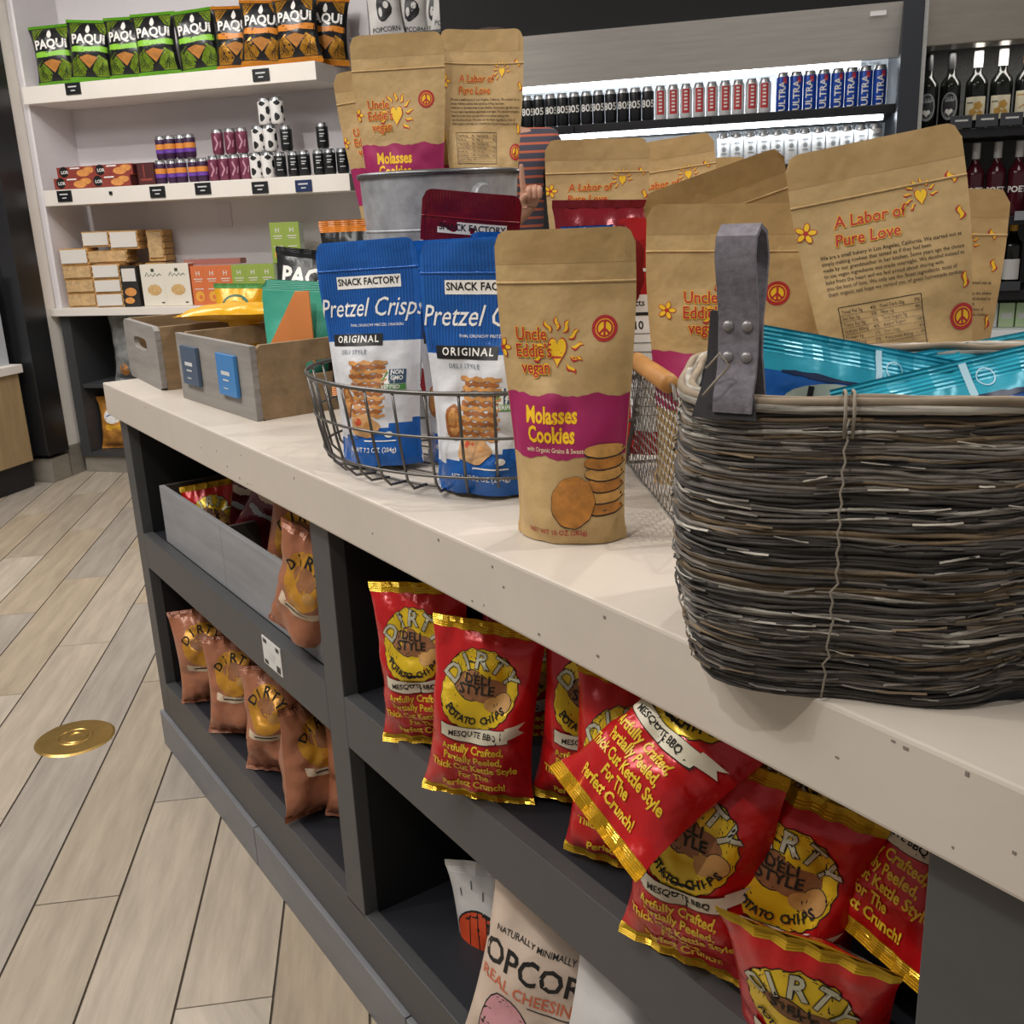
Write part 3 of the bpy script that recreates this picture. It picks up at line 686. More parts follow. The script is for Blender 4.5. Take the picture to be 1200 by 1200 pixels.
# popcorn bags on the black cabinet
m_paper = mat('white_paper_bag', '#CFCBC6', .5, nz=(8, .08), bump=(20, .2))
PPl = ['tall white popcorn bag leftmost on the black cabinet', 'white popcorn bag second from the left on the black cabinet', 'white popcorn bag third from the left on the black cabinet', 'rightmost white popcorn bag, leaning, on the black cabinet']
for k, (s, D, z, h, yw, rl) in enumerate(((-1.755, 4.30, 1.896, .32, 14, -4), (-1.655, 4.36, 1.896, .27, 16, 3), (-1.56, 4.40, 1.896, .26, 10, 6), (-1.475, 4.33, 1.898, .27, 18, 7))):
    o = thing('popcorn_bag', PPl[k], 'popcorn bag', group='white popcorn bags on the black cabinet'); F, B = bag_grids('pillow', .15, h, .06, 40 + k, 14, 20)
    bag_parts(o, F, B, h, [m_paper], seals=(.05, .05)); S = GridS(F, .15, h)
    link('print', print_mesh('print', S, [(ell(.0, .12, .035, .045, 16, .12, 3), m_black_ink), (ell(.012, .135, .012, .014, 12), m_paper), (ell(-.015, .11, .008, .018, 12), m_paper), (T('POPCORN', 0, .045, .026, .01), m_black_ink)], .012), o)
    posed(o, WL(s, D, z + h / 2), h, math.degrees(WA) + yw, -2, rl)

# ================================================================== COOLER AND WINE
m_805 = mat('can_805_black', '#15171A', .3)
i805 = [(T('805', 0, .062, .036, .02), m_white_ink)]
for k in range(12):
    can('805', 'beer_can', '%s black beer can from the left on the upper cooler shelf' % ORD[k], 'can', WL(-1.128 + .0460 * k, 4.02, 1.496), WA + R(8 + 14 * math.sin(k * 2.3)), .0225, .122, [m_805, m_alu], i805, 'black beer cans on the upper cooler shelf')
m_rwc = mat('can_white_cooler', '#D8D9DA', .3); m_red = mat('can_red_label', '#C23A3E', .35)
ired = [(rect(-.014, .022, .014, .104), m_red), (T('SWEET', 0, .063, .026, .02, rot=PI / 2), m_white_ink)]
ired[1] = (joinp(*[rect(-.006, .032 + .012 * q, .006, .038 + .012 * q) for q in range(6)]), m_white_ink)
for k in range(9):
    can('red', 'seltzer_can', '%s white can with red label from the left on the upper cooler shelf' % ORD[k], 'can', WL(-.575 + .0465 * k, 4.02, 1.496), WA + R(5 + 8 * math.sin(k * 3)), .0215, .122, [m_rwc, m_alu], ired, 'white and red cans on the upper cooler shelf')
m_ub = mat('can_ultra_blue', '#1E4FB4', .3, .2); m_ured = mat('can_red_ribbon', '#C8323C', .4)
iul = [(T('ULTRA', -.002, .055, .032, .02, rot=PI / 2), m_white_ink), (rect(.0, .097, .012, .116), m_ured)]
for k in range(8):
    can('ultra', 'beer_can', '%s blue beer can from the left on the upper cooler shelf' % ORD[k], 'can', WL(-.142 + .0465 * k, 4.02, 1.496), WA + R(6 + 6 * math.sin(k * 2)), .0225, .135, [m_ub, m_alu], iul, 'blue beer cans on the upper cooler shelf')
m_gry = mat('can_grey_print', '#8D9093', .4)
iw = [(ell(0, .065, .008, .008, 10), m_gry), (rect(-.012, .082, .012, .09), m_gry), (rect(-.010, .048, .010, .052), m_gry), (rect(-.015, .015, .015, .017), m_gry)]
for k in range(12):
    can('whitecan', 'seltzer_can', '%s white can from the left on the second cooler shelf' % ORD[k], 'can', WL(-.345 + .0475 * k, 4.02, 1.319), WA + R(8), .0225, .122, [m_rwc, m_alu], iw, 'white cans on the second cooler shelf')
def bottle(kind, name, label, s, D, z, h, r, glass, cap, items, group):
    if kind not in CANP:
        o = thing(name, label, 'bottle'); g = mat(*glass); mb = MB()
        mb.lathe([(0, .003), (r * .9, 0), (r, .006), (r, h * .56), (r * .93, h * .62), (r * .5, h * .70), (r * .38, h * .76), (r * .36, h * .84)], 18); auto(mb.build('body', g, o))
        mb = MB(); mb.lathe([(r * .42, h * .78), (r * .42, h * .99), (r * .36, h), (0, h)], 14); auto(mb.build('capsule', mat(*cap), o))
        if items: link('label', print_mesh('label', CylS(r), items, .01, .0005), o)
        CANP[kind] = o
    else: o = tree_copy(CANP[kind]); o['label'] = label
    o['group'] = group; o.location = WL(s, D, z + .001); o.rotation_euler = (0, 0, WA + R(-6)); return o
dg = ('dark_wine_glass', '#101310', .12, 0); rg = ('rose_wine_glass', '#4A1420', .12, 0)
wcp = ('capsule_white', '#D9D8D5', .4); bcp = ('capsule_black', '#141416', .4); gcp = ('capsule_copper', '#A86B33', .4); ycp = ('capsule_yellow', '#D9A426', .4)
m_lc = mat('wine_label_cream', '#D8CFB4', .6); m_lb = mat('wine_label_pale_blue', '#BFD3DA', .6); m_lg = mat('wine_label_gold_flower', '#B98E3C', .6); m_ld = mat('wine_label_dark', '#2A2B2E', .6)
G1 = 'wine bottles on the upper wine shelf'
itd = [(ell(0, .08, .028, .045), m_gry), (ell(0, .082, .023, .038), m_ld), (heart(0, .062, .024, .024), m_white_ink), (rect(-.014, .095, .014, .102), m_gry)]
itf = [(rect(-.035, .03, .035, .105), m_lc), (ell(.008, .075, .014, .014, 16, .15, 5), m_lg), (ell(-.008, .055, .012, .012, 16, .15, 5), m_lg), (ell(.015, .05, .010, .010, 16, .15, 5), m_lg), (rect(-.03, .085, -.008, .088), m_ld)]
itb = [(rect(-.035, .03, .035, .115), m_lc), (rect(-.03, .10, .02, .104), m_lg), (stroke([(-.02, .06), (.02, .085)], .004), m_lg)]
itc = [(rect(-.035, .03, .035, .115), m_lc), (rect(-.035, .03, .035, .068), m_lb), (ell(0, .085, .014, .008), m_lb)]
bottle('w1', 'wine_bottle', 'dark wine bottle with oval skull-grey label nearest the cooler', .345, 4.06, 1.403, .255, .034, dg, bcp, itd, G1)
bottle('w1', 'wine_bottle', 'second dark wine bottle with oval grey label from the cooler', .417, 4.06, 1.403, .255, .034, dg, bcp, itd, G1)
CANP['w1']['label'] = 'dark wine bottle with oval grey label nearest the cooler'
bottle('w2', 'wine_bottle', 'left white-capped wine bottle with gold flower label', .500, 4.06, 1.403, .255, .036, dg, wcp, itf, G1)
bottle('w2', 'wine_bottle', 'right white-capped wine bottle with gold flower label', .578, 4.06, 1.403, .255, .036, dg, wcp, itf, G1)
bottle('w3', 'wine_bottle', 'wine bottle with copper capsule and cream label', .655, 4.06, 1.403, .26, .036, dg, gcp, itb, G1)
bottle('w4', 'wine_bottle', 'wine bottle with cream and pale blue label', .73, 4.06, 1.403, .26, .036, dg, gcp, itc, G1)
bottle('w2', 'wine_bottle', 'wine bottle with gold flower label at the right picture edge', .81, 4.06, 1.403, .255, .036, dg, wcp, itf, G1)
ip = [(T('POET', 0, .085, .028, .03), m_white_ink)]
for k in range(5): bottle('poet', 'rose_wine_bottle', '%s dark rosé bottle with white lettering from the left' % ORD[k], .515 + .069 * k, 4.05, 1.115, .245, .032, rg, wcp, ip, 'rosé bottles on the middle wine shelf')
il = [(rect(-.03, .03, .03, .10), mat('wine_label_white', '#E2E0DC', .6))]
bottle('wl', 'wine_bottle', 'white-labelled dark bottle with black capsule on the lower wine shelf', .585, 4.05, .865, .23, .031, dg, bcp, il, 'bottles on the lower wine shelf')
bottle('wy', 'wine_bottle', 'white-labelled dark bottle with yellow capsule on the lower wine shelf', .66, 4.07, .865, .25, .033, dg, ycp, il, 'bottles on the lower wine shelf')
bottle('wo', 'wine_bottle', 'bottle with amber label at the right of the lower wine shelf', .745, 4.06, .865, .25, .033, dg, gcp, [(rect(-.03, .05, .03, .17), mat('amber_label', '#C8801F', .5))], 'bottles on the lower wine shelf')
m_wb = mat('white_pack', '#D5D8D2', .5); m_gb = mat('mint_pack', '#BFD6A8', .5)
for k, s in enumerate((.545, .60, .655, .71, .765)):
    carton('drink_pack', '%s %s pack from the left on the bottom wine shelf' % (ORD[k], 'mint green' if k in (2, 3) else 'white'), 'pack', s, 4.05, .731, .05, .05, .085, 0, m_gb if k in (2, 3) else m_wb, [(rect(-.018, .03, .018, .05), m_gb if k not in (2, 3) else m_wb)], 'small packs on the bottom wine shelf')
can('cyan', 'drink_bottle', 'bright cyan bottle seen between the kraft bags under the second cooler shelf', 'bottle', WL(-.105, 4.02, 1.101), WA, .02, .17, [mat('cyan_bottle', '#2FC4E0', .25), m_alu], None, None, tab=False)

# ================================================================== KRAFT COOKIE POUCHES
m_kraft = mat('kraft_paper', '#BB9C6A', .58, nz=(55, .10), bump=(13, .75))
m_kraftd = mat('kraft_band', '#AD8E5C', .6, nz=(55, .08), bump=(16, .45))
m_kred = mat('ink_red', '#B0272B', .5); m_kyel = mat('ink_yellow', '#EFC11F', .5); m_kmag = mat('ink_magenta', '#9E1C58', .5, nz=(30, .1)); m_kblk = mat('ink_brown_black', '#2E2016', .6)
m_cookie = mat('cookie_print', '#B4762F', .6, nz=(70, .35)); m_cookie2 = mat('cookie_print_pale', '#C9964F', .6, nz=(70, .3)); m_cream_ink = mat('ink_cream', '#EAD9B0', .5)
def peace(cx, cz, r):
    sp = joinp(stroke([(cx, cz - r * .62), (cx, cz + r * .62)], r * .17), stroke([(cx, cz), (cx - r * .45, cz - r * .45)], r * .17), stroke([(cx, cz), (cx + r * .45, cz - r * .45)], r * .17))
    return [(ell(cx, cz, r, r), m_kred), (ell(cx, cz, r * .72, r * .72), m_kyel), (sp, m_kred), (ring(cx, cz, r * .52, r * .66), m_kred)]
def flower(cx, cz, r):
    it = []
    for k in range(5):
        a = k * 2 * PI / 5; it.append((ell(cx + r * .6 * math.cos(a), cz + r * .6 * math.sin(a), r * .48, r * .30, 12, rot=a), m_kred)); it.append((ell(cx + r * .6 * math.cos(a), cz + r * .6 * math.sin(a), r * .40, r * .23, 12, rot=a), m_kyel))
    it.append((ell(cx, cz, r * .25, r * .25, 12), m_kred)); return it
def sun(cx, cz, s, n=11, a0=-PI * .75, a1=PI * .75, tilt=0):
    it = []
    for k in range(n):
        a = a0 + (a1 - a0) * k / (n - 1) + tilt; x = cx - s * .62 * math.sin(a) * .9; z = cz + s * .72 * math.cos(a)
        it.append((flame(x, z, s * .52, s * .19, a), m_kred)); it.append((flame(x - .0004 * math.sin(a), z + .0008, s * .47, s * .12, a), m_kyel))
    it += [(heart(cx, cz, s * .78, s * 1.15), m_kred), (heart(cx, cz, s * .70, s * 1.05), m_kyel)]; return it
def two(s, x, z, size, a=m_kyel, b=m_kred, ob=.05, ib=.018, **k): return [(T(s, x, z, size, ob, **k), a), (T(s, x, z, size, ib, **k), b)]
def kraft_front(W):
    it = {}
    it['sun_logo'] = sun(-.006, .188, .026)
    it['brand_lettering'] = two('Uncle', -.034, .203, .0178, sx=.82) + two("Eddie's", -.032, .187, .0178, sx=.82) + two('vegan', -.030, .171, .0178, sx=.82)
    it['peace_sign'] = peace(.041, .208, .0125)
    it['flower'] = flower(-.068, .19, .009)
    band = [(wavy(-W * .5, W * .5, .085, .146, .0016, 3, 5), m_kmag)] + [(T('Molasses', -.014, .126, .0225, .05, sx=.74), m_kred), (T('Molasses', -.014, .126, .0225, .03, sx=.74), m_kyel), (T('Cookies', -.014, .107, .0225, .05, sx=.74), m_kred), (T('Cookies', -.014, .107, .0225, .03, sx=.74), m_kyel),
            (T('with Organic Grains & Sweeteners', -.004, .0925, .0068, .004, sx=.85), m_cream_ink)]
    it['flavour_band'] = band
    ck = []
    for k in range(6): ck += [(ell(.046, .034 + .0115 * k, .022, .0075, 20, .03, 7), m_kblk), (ell(.046, .035 + .0115 * k, .0215, .0068, 20, .03, 7), m_cookie2 if k % 2 else m_cookie)]
    ck += [(ell(.012, .042, .0245, .0255, 26, .025, 9), m_kblk), (ell(.012, .0425, .0238, .0248, 26, .025, 9), m_cookie)]
    it['cookie_picture'] = ck
    it['net_weight'] = [(T('NET WT 10 OZ (283g)', -.008, .012, .0075, .008), m_kred)]
    return it
PARA = ['We are a small bakery in Los Angeles, California. We started out as', 'simply making cookies that tasted as if they had been', 'made by our grandmother in her kitchen. Some years ago the choice', 'to use vegan ingredients was made overnight. We decided instead to', 'bake from the heart and we feel proud about sharing with', 'you the best of love. We only use the finest ingredients, most of', 'them organic and hope we remind you of great homemade cookies.']
def kraft_back(W):
    it = {}
    it['sun_logo'] = sun(.034, .240, .0135, 9, -PI * .5, PI * .75)
    it['slogan_lettering'] = two('A Labor of', -.010, .230, .0155, sx=.86, shear=.12) + two('Pure Love', -.014, .213, .0155, sx=.86, shear=.12)
    it['petals'] = [(flame(.062, .246, .013, .0062, .3), m_kred), (flame(.062, .247, .011, .004, .3), m_kyel), (flame(.064, .212, .014, .0062, -.1), m_kred), (flame(.064, .213, .012, .004, -.1), m_kyel), (flame(.064, .150, .016, .0062, -.2), m_kred), (flame(.064, .151, .014, .004, -.2), m_kyel)]
    it['flower'] = flower(-.064, .226, .0095)
    it['story_text'] = [(T(t, -.056, .200 - .0058 * k, .0052, .004, align='LEFT', sx=.84), m_kblk) for k, t in enumerate(PARA)]
    x0, x1, z0, z1 = -.050, .024, .106, .152; tb = []
    tb.append((joinp(*[stroke(q, .0007) for q in (((x0, z0), (x1, z0)), ((x1, z0), (x1, z1)), ((x1, z1), (x0, z1)), ((x0, z1), (x0, z0)))]), m_kblk))
    for k in range(7):
        z = z1 - .005 - .006 * k; tb.append((stroke([(x0, z - .003), (x1, z - .003)], .0003), m_kblk))
        tb += [(T(('Total Fat 3g', 'Sat Fat 1g', 'Trans Fat 0g', 'Sodium 90mg', 'Protein 1g', 'Vit D 0mcg', 'Calcium 10mg')[k], x0 + .002, z, .0044, .004, align='LEFT', sx=.9), m_kblk), (T(('4%', '5%', '0%', '4%', '1%', '0%', '2%')[k], x0 + .031, z, .0044, .004), m_kblk), (T(('Total Carb 20g', 'Fiber 1g', 'Total Sugars 9g', 'Added Sugars', 'Iron 1mg', 'Potassium 40mg', '')[k], x0 + .037, z, .0044, .004, align='LEFT', sx=.8), m_kblk), (T(('7%', '4%', '', '18%', '6%', '0%', '')[k], x1 - .004, z, .0044, .004), m_kblk)]
    it['nutrition_table'] = tb
    it['peace_sign'] = peace(.062, .124, .0125)
    return it
def kraft(label, seed, W, H, Tk, side='front', wr=1.0, group=None, hi=True, **kw):
    o = thing('cookie_pouch', label, 'cookie pouch', group=group or 'kraft paper cookie pouches')
    F, B = bag_grids('pouch', W, H, Tk, seed, 30 if hi else 18, 48 if hi else 30, wr, **kw)
    bag_parts(o, F, B, H, [m_kraft], seals=(0, .10), seal_mat=m_kraftd, gus=True, zipv=[.838], ridge=False)
    S = GridS(F, W, H)
    for gi, (nm, it) in enumerate((kraft_front(W) if side == 'front' else kraft_back(W)).items()):
        sc = H / .30; sw = min(1.1, W / .140); q = [(([(x * sw, z * sc) for x, z in g[0]], g[1]), mt) for g, mt in it]
        link(nm, print_mesh(nm, S, q, .004 if hi else .008, .0004 if gi != 1 else .0009, .00002 if gi == 0 else .00009), o)
    # tear notch strip along the top edge
    return o
k1 = kraft('large kraft cookie pouch standing alone in front on the worktop', 1, .138, .302, .066, wr=1.3, curl=-.006, cup=.010)
k1.location = (-.792, .600, .881); k1.rotation_euler = (0, 0, R(38))
k2 = kraft('kraft cookie pouch in the chicken-wire basket behind the grey felt handle', 2, .192, .302, .06, wr=1.5)
posed(k2, atd(858, 408, 1.11), .302, 50, -4, 2)
k3 = kraft('kraft cookie pouch showing its back, tall and tilted, behind the woven basket', 3, .160, .302, .05, 'back', wr=1.3, curl=.012)
posed(k3, atd(1046, 352, .97), .302, 46, -6, -9)
k4 = kraft('kraft cookie pouch at the far right, half hidden behind the tilted one', 4, .165, .29, .05, 'back', hi=False)
posed(k4, atd(1085, 385, 1.10), .29, 62, -5, 3)
k5 = kraft('kraft cookie pouch wedged between the handle pouch and the tilted pouch', 5, .165, .29, .04, 'back', hi=False)
posed(k5, atd(962, 392, 1.19), .29, 46, -5, 2)
k6 = kraft('kraft cookie pouch with a dark shaded curling top behind the handle pouch', 6, .175, .29, .05, 'front', wr=1.4, hi=False, curl=-.03)
posed(k6, atd(862, 345, 1.22), .29, 66, -4, -16)
k7 = kraft('kraft cookie pouch showing its back, left of the three rear pouches', 7, .15, .285, .06, 'back', hi=False)
posed(k7, atd(700, 283, 1.50), .285, 54, -2, 1)
k8 = kraft('kraft cookie pouch showing its back, middle of the three rear pouches', 8, .16, .285, .05, 'back', hi=False)
posed(k8, atd(785, 275, 1.60), .285, 46, -4, -6)
k9 = kraft('kraft cookie pouch, rightmost of the three rear pouches, mostly hidden', 9, .15, .285, .05, 'back', hi=False)
posed(k9, atd(822, 290, 1.72), .285, 50, -3, 0)
# in the bucket
b1 = kraft('kraft cookie pouch in the galvanized bucket, showing its front', 11, .140, .30, .045, 'front')
posed(b1, atd(472, 166, 1.545), .30, 50, 0, 0)
b2 = kraft('kraft cookie pouch in the galvanized bucket, showing its back at the right', 12, .125, .30, .06, 'back', wr=1.6, curl=.01, cup=-.012)
posed(b2, atd(566, 158, 1.56), .30, 60, -3, 2)
b3 = kraft('kraft cookie pouch in the galvanized bucket, hidden behind the left one', 13, .14, .28, .03, 'front', hi=False)
posed(b3, atd(455, 190, 1.60), .28, 46, -2, -5)
b4 = kraft('kraft cookie pouch in the galvanized bucket, squeezed behind between two others', 14, .14, .28, .03, 'front', hi=False)
posed(b4, atd(522, 190, 1.61), .28, 58, -3, 3)

# ================================================================== BLUE PRETZEL BAGS
m_pw = mat('pretzel_bag_white', '#D6D7DA', .27, bump=(14, .65)); m_pb = mat('pretzel_bag_blue', '#1E5FB0', .24, .15, bump=(14, .75)); m_pb2 = mat('pretzel_bag_dark_blue', '#184A8E', .35)
m_pbrown = mat('pretzel_brown', '#9A5A22', .6, nz=(90, .3)); m_ptan = mat('pretzel_tan', '#C58B4A', .6, nz=(80, .3)); m_dip = mat('dip_cream', '#CF9F6B', .5, nz=(60, .3)); m_grn = mat('badge_green', '#4E8F45', .5); m_slate = mat('badge_slate', '#2E4B63', .5)
def script_text(x, z, size, mt, s='Pretzel Crisps'): return [(T(s, x, z, size, .004, shear=.32, sx=.82), mt)]
def pretzel(label, seed, blue=True, W=.150, H=.288):
    o = thing('pretzel_bag', label, 'pretzel bag', group='blue pretzel bags in the wire basket' if blue else None)
    F, B = bag_grids('pouch', W, H, .075, seed, 30, 52, 1.9, curl=-.010, cup=.006)
    pb, pd = (m_pb, m_pb2) if blue else (mat('pretzel_bag_maroon', '#7A1420', .24, .15, bump=(14, .75)), mat('pretzel_bag_dark_red', '#5A0E18', .35))
    bag_parts(o, F, B, H, [m_pw, pb], body_mif=lambda u, v: 1 if (v > .56 or v < .16 + .05 * u) else 0, seals=(0, .10), seal_mat=pb, gus=True, zipv=[.875], zip_mat=pb, ridge=False)
    S = GridS(F, W, H); w = W / 2 * .93
    link('stripes', print_mesh('stripes', S, [(joinp(*[rect(-w + .0042 * k, .163, -w + .0042 * k + .0012, .286) for k in range(int(2 * w / .0042))]), pd)], .012, .0004), o)['kind'] = 'stuff'
    link('maker_label', print_mesh('maker_label', S, [(rect(-.046, .228, .050, .244), m_white_ink), (T('SNACK FACTORY', .002, .2365, .0125, .02, sx=.92), m_black_ink)], .004, .0007, .0004), o)
    link('script_lettering', print_mesh('script_lettering', S, script_text(0, .203, .034, m_white_ink) + [(T('THIN, CRUNCHY PRETZEL CRACKERS', .012, .181, .0048, .004), m_white_ink)], .004, .0008), o)
    link('flavour_band', print_mesh('flavour_band', S, [(rect(-.062, .155, .022, .170), m_black_ink), (T('ORIGINAL', -.018, .163, .0125, .02, space=1.25), m_white_ink), (T('DELI STYLE', -.022, .147, .0075, .002, space=1.2), m_slate)], .004, .0006, .0004), o)
    st = []
    for k in range(13):
        z = .066 + .0056 * k; st += [(wavy(-.028 + .003 * (k % 3), .030 - .003 * (k % 2), z - .0026, z + .0022, .0011, 3 + k % 2, k), m_pbrown if k % 2 else m_ptan)]
    st += [(ell(-.038, .082, .013, .021, 18, .05, 5), m_pbrown), (ell(-.037, .083, .009, .016, 18), m_ptan), (ell(-.004, .052, .026, .015, 22, .08, 5), m_dip), (ell(-.012, .058, .008, .005, 12), mat('pepper_red', '#C6482A', .5)), (ell(.006, .054, .007, .004, 12), m_ptan)]
    link('pretzel_picture', print_mesh('pretzel_picture', S, st, .008, .0006, .00004), o)
    link('verified_badge', print_mesh('verified_badge', S, [(rect(.016, .098, .058, .124), m_white_ink), (rect(.033, .106, .058, .124), m_slate), (rect(.016, .098, .058, .1055), m_grn), (stroke([(.018, .118), (.023, .109), (.031, .121)], .003), m_grn), (T('NON\nGMO', .0455, .1165, .0075, .02), m_white_ink), (T('VERIFIED', .037, .1018, .0068, .02), m_white_ink)], .008), o)
    link('net_weight', print_mesh('net_weight', S, [(T('NET WT 7.2 OZ (204g)', .004, .021, .0085, .008), m_white_ink), (rect(-.004, .032, .045, .0335), m_white_ink), (ell(.035, .041, .006, .004, 12), m_white_ink)], .005, .0008), o)
    return o
p1 = pretzel('blue pretzel bag at the left front of the wire basket', 21); posed(p1, (-1.217, .606, .885 + .144), .288, 33, -4, -2)
p2 = pretzel('blue pretzel bag at the right front of the wire basket', 22, W=.158); posed(p2, (-.998, .640, .885 + .142), .288, 37, -4, 1)
p3 = pretzel('blue pretzel bag squeezed between the two front ones', 23); posed(p3, (-1.150, .700, .884 + .142), .288, 26, -3, -1)
p4 = pretzel('blue pretzel bag at the back of the wire basket, only its top showing', 24); posed(p4, (-1.095, .765, .887 + .144), .288, 47, -3, 2)
mp = pretzel('maroon pretzel bag standing between the wire basket and the bucket', 25, False, .138, .285); posed(mp, (-1.262, .780, 1.088), .285, 62, 6, 7)

# oval wire basket
m_wire = mat('dark_wire', '#66635F', .32, .8)
WB = thing('wire_basket', 'oval dark wire basket holding the blue pretzel bags', 'basket', (-1.125, .692, .881), R(15))
def oval(a, b, z, n=56): return [(a * math.cos(2 * PI * k / n), b * math.sin(2 * PI * k / n), z) for k in range(n)]
for a, b, z, r in ((.242, .178, .128, .0028), (.236, .172, .076, .0018), (.227, .163, .028, .0018), (.18, .12, .003, .0018)):
    MB().tube(oval(a, b, z), r, 6, True).build('ring_wire' if z < .1 else 'rim', m_wire, WB, True)
for k in range(34):
    a = 2 * PI * (k + .5) / 34; c, s = math.cos(a), math.sin(a)
    MB().tube([(.18 * c, .12 * s, .004), (.208 * c, .146 * s, .005), (.223 * c, .159 * s, .018), (.232 * c, .168 * s, .06), (.241 * c, .177 * s, .126)], .0018, 5).build('rib_wire', m_wire, WB, True)
for k in range(5):
    y = -.07 + .035 * k; w = .18 * math.sqrt(1 - (y / .12) ** 2); MB().tube([(-w, y, .003), (w, y, .003)], .0014, 5).build('floor_wire', m_wire, WB, True)

# galvanized bucket
m_galv = mat('galvanized_steel', '#A6A8AC', .45, .4, nz=(30, .32))
BK = thing('bucket', 'galvanized steel bucket filled with kraft cookie pouches', 'bucket', (-1.398, .828, .88))
mb = MB(); mb.lathe([(0, .006), (.096, .006), (.100, 0), (.101, .012), (.1185, .378), (.1155, .378), (.098, .014), (0, .012)], 48); auto(mb.build('body', m_galv, BK))
mb = MB(); mb.tube([(.119 * math.cos(2 * PI * k / 48), .119 * math.sin(2 * PI * k / 48), .378) for k in range(48)], .0042, 8, True); mb.build('rolled_rim', mat('galvanized_rim', '#6E6F72', .35, .85), BK, True)
for z, r in ((.13, .1075), (.30, .114)):
    mb = MB(); mb.tube([(r * math.cos(2 * PI * k / 48), r * math.sin(2 * PI * k / 48), z) for k in range(48)], .0022, 6, True); mb.build('swage_ring', m_galv, BK, True)
for sx in (-1, 1):
    mb = MB(); mb.lathe([(.0, .012), (.014, .012), (.018, .0)], 14); e = mb.build('ear', m_galv, BK); e.rotation_euler = (0, sx * PI / 2, 0); e.location = (sx * .116, 0, .345)
pts = [(-.123, 0, .345)] + [(-.123 * math.cos(PI * t / 14), .16 * math.sin(PI * t / 14) * .94, .345 - .15 * math.sin(PI * t / 14)) for t in range(1, 14)] + [(.123, 0, .345)]
mb = MB(); mb.tube([(x, max(y, 0) * .86, z) for x, y, z in pts], .002, 6); mb.build('bail', m_wire, BK, True)

# chicken-wire basket
CWb = thing('chicken_wire_basket', 'chicken-wire basket with wooden handles behind the front kraft pouch', 'basket', (-.700, .678, .88), R(150.1))
LX, LY, HZ = .33, .34, .135    # local x runs to the far corner, local y is mirrored: towards the back = -y
cw = MB()
def hexface(o, ex, ez, L, H):
    sdl = .0135; cwid = sdl * 1.2; rows = int(H / (cwid * .62)) + 1
    o, ex, ez = Vector(o), Vector(ex), Vector(ez); rn = random.Random(7)
    def P(a, b): return o + ex * min(max(a, 0), L) + ez * min(max(b, 0), H)
    for r in range(rows):
        for k in range(int(L / cwid) + 1):
            x = k * cwid + (cwid / 2 if r % 2 else 0); z = r * cwid * .62; j = rn.uniform(-.0012, .0012)
            A = P(x + j, z); Bq = P(x + cwid / 2 + j, z + cwid * .25); Cq = P(x + cwid, z); Dq = P(x + cwid / 2, z + cwid * .62)
            for u, w in ((A, Bq), (Bq, Cq), (Bq, Dq)):
                if (u - w).length > .002: cw.tube([u, w], .00075, 4, caps=False)
hexface((0, 0, 0), (1, 0, 0), (0, 0, 1), LX, HZ); hexface((0, 0, 0), (0, -1, 0), (0, 0, 1), LY, HZ)
hexface((LX, 0, 0), (0, -1, 0), (0, 0, 1), LY, HZ); hexface((0, -LY, 0), (1, 0, 0), (0, 0, 1), LX, HZ)
m_cw = mat('galvanized_wire', '#8A8780', .35, .8)
tag(cw.build('wire_mesh', m_cw, CWb), kind='stuff')
for z, r in ((.002, .0022), (HZ, .0026)):
    MB().tube([(0, 0, z), (LX, 0, z), (LX, -LY, z), (0, -LY, z)], r, 6, True).build('frame_wire', m_cw, CWb)
for x, y in ((0, 0), (LX, 0), (LX, -LY), (0, -LY)): MB().tube([(x, y, 0), (x, y, HZ)], .0022, 6).build('corner_wire', m_cw, CWb)
m_dowel = mat('handle_wood', '#B98446', .5, nz=(20, .2), stretch=(.3, 4, 4))
for y in (.006, -LY - .006):
    MB().tube([(.035, y, HZ), (.045, y, HZ + .012), (.26, y, HZ + .012), (.27, y, HZ)], .002, 6).build('handle_wire', m_cw, CWb)
    MB().tube([(.06, y, HZ + .012), (.068, y, HZ + .012), (.15, y, HZ + .012), (.232, y, HZ + .012), (.24, y, HZ + .012)], [.0085, .0105, .0105, .0105, .0085], 12).build('handle_grip', m_dowel, CWb, True)

# red bags in the chicken-wire basket
m_rbag = mat('red_foil', '#B01D22', .24, .2, bump=(14, .7)); m_mbag = mat('maroon_foil', '#7A1622', .22, .2, bump=(24, .3))
o = thing('snack_bag', 'red snack bag with white nutrition panel between the kraft pouches', 'snack bag'); F, B = bag_grids('pouch', .15, .285, .05, 51, 20, 32)
bag_parts(o, F, B, .285, [m_rbag], seals=(0, .08), gus=True, ridge=False); S = GridS(F, .15, .285)
link('nutrition_panel', print_mesh('nutrition_panel', S, [(rect(-.068, .03, .03, .195), m_white_ink), (T('Facts', -.050, .185, .011, .02), m_black_ink), (rect(-.066, .170, .028, .174), m_black_ink), (T('110', -.052, .158, .014, .02), m_black_ink)] + [(rect(-.066, .148 - .011 * k, .028, .1488 - .011 * k), m_black_ink) for k in range(10)], .01), o)
link('lettering', print_mesh('lettering', S, [(rect(-.062, .222, .03, .226), m_white_ink)], .01), o)
posed(o, atd(792, 395, 1.25), .285, 50, -3, 0)
o = thing('snack_bag', 'dark maroon snack bag top peeping out below the rear kraft pouches', 'snack bag'); F, B = bag_grids('pillow', .14, .26, .06, 52, 18, 28)
bag_parts(o, F, B, .26, [m_mbag], seals=(.05, .05), ridge=False); posed(o, atd(712, 362, 1.27), .26, 56, 4, 2)
o = thing('snack_bag', 'blue snack bag corner beside the maroon bag top', 'snack bag'); F, B = bag_grids('pillow', .06, .25, .03, 53, 14, 24)
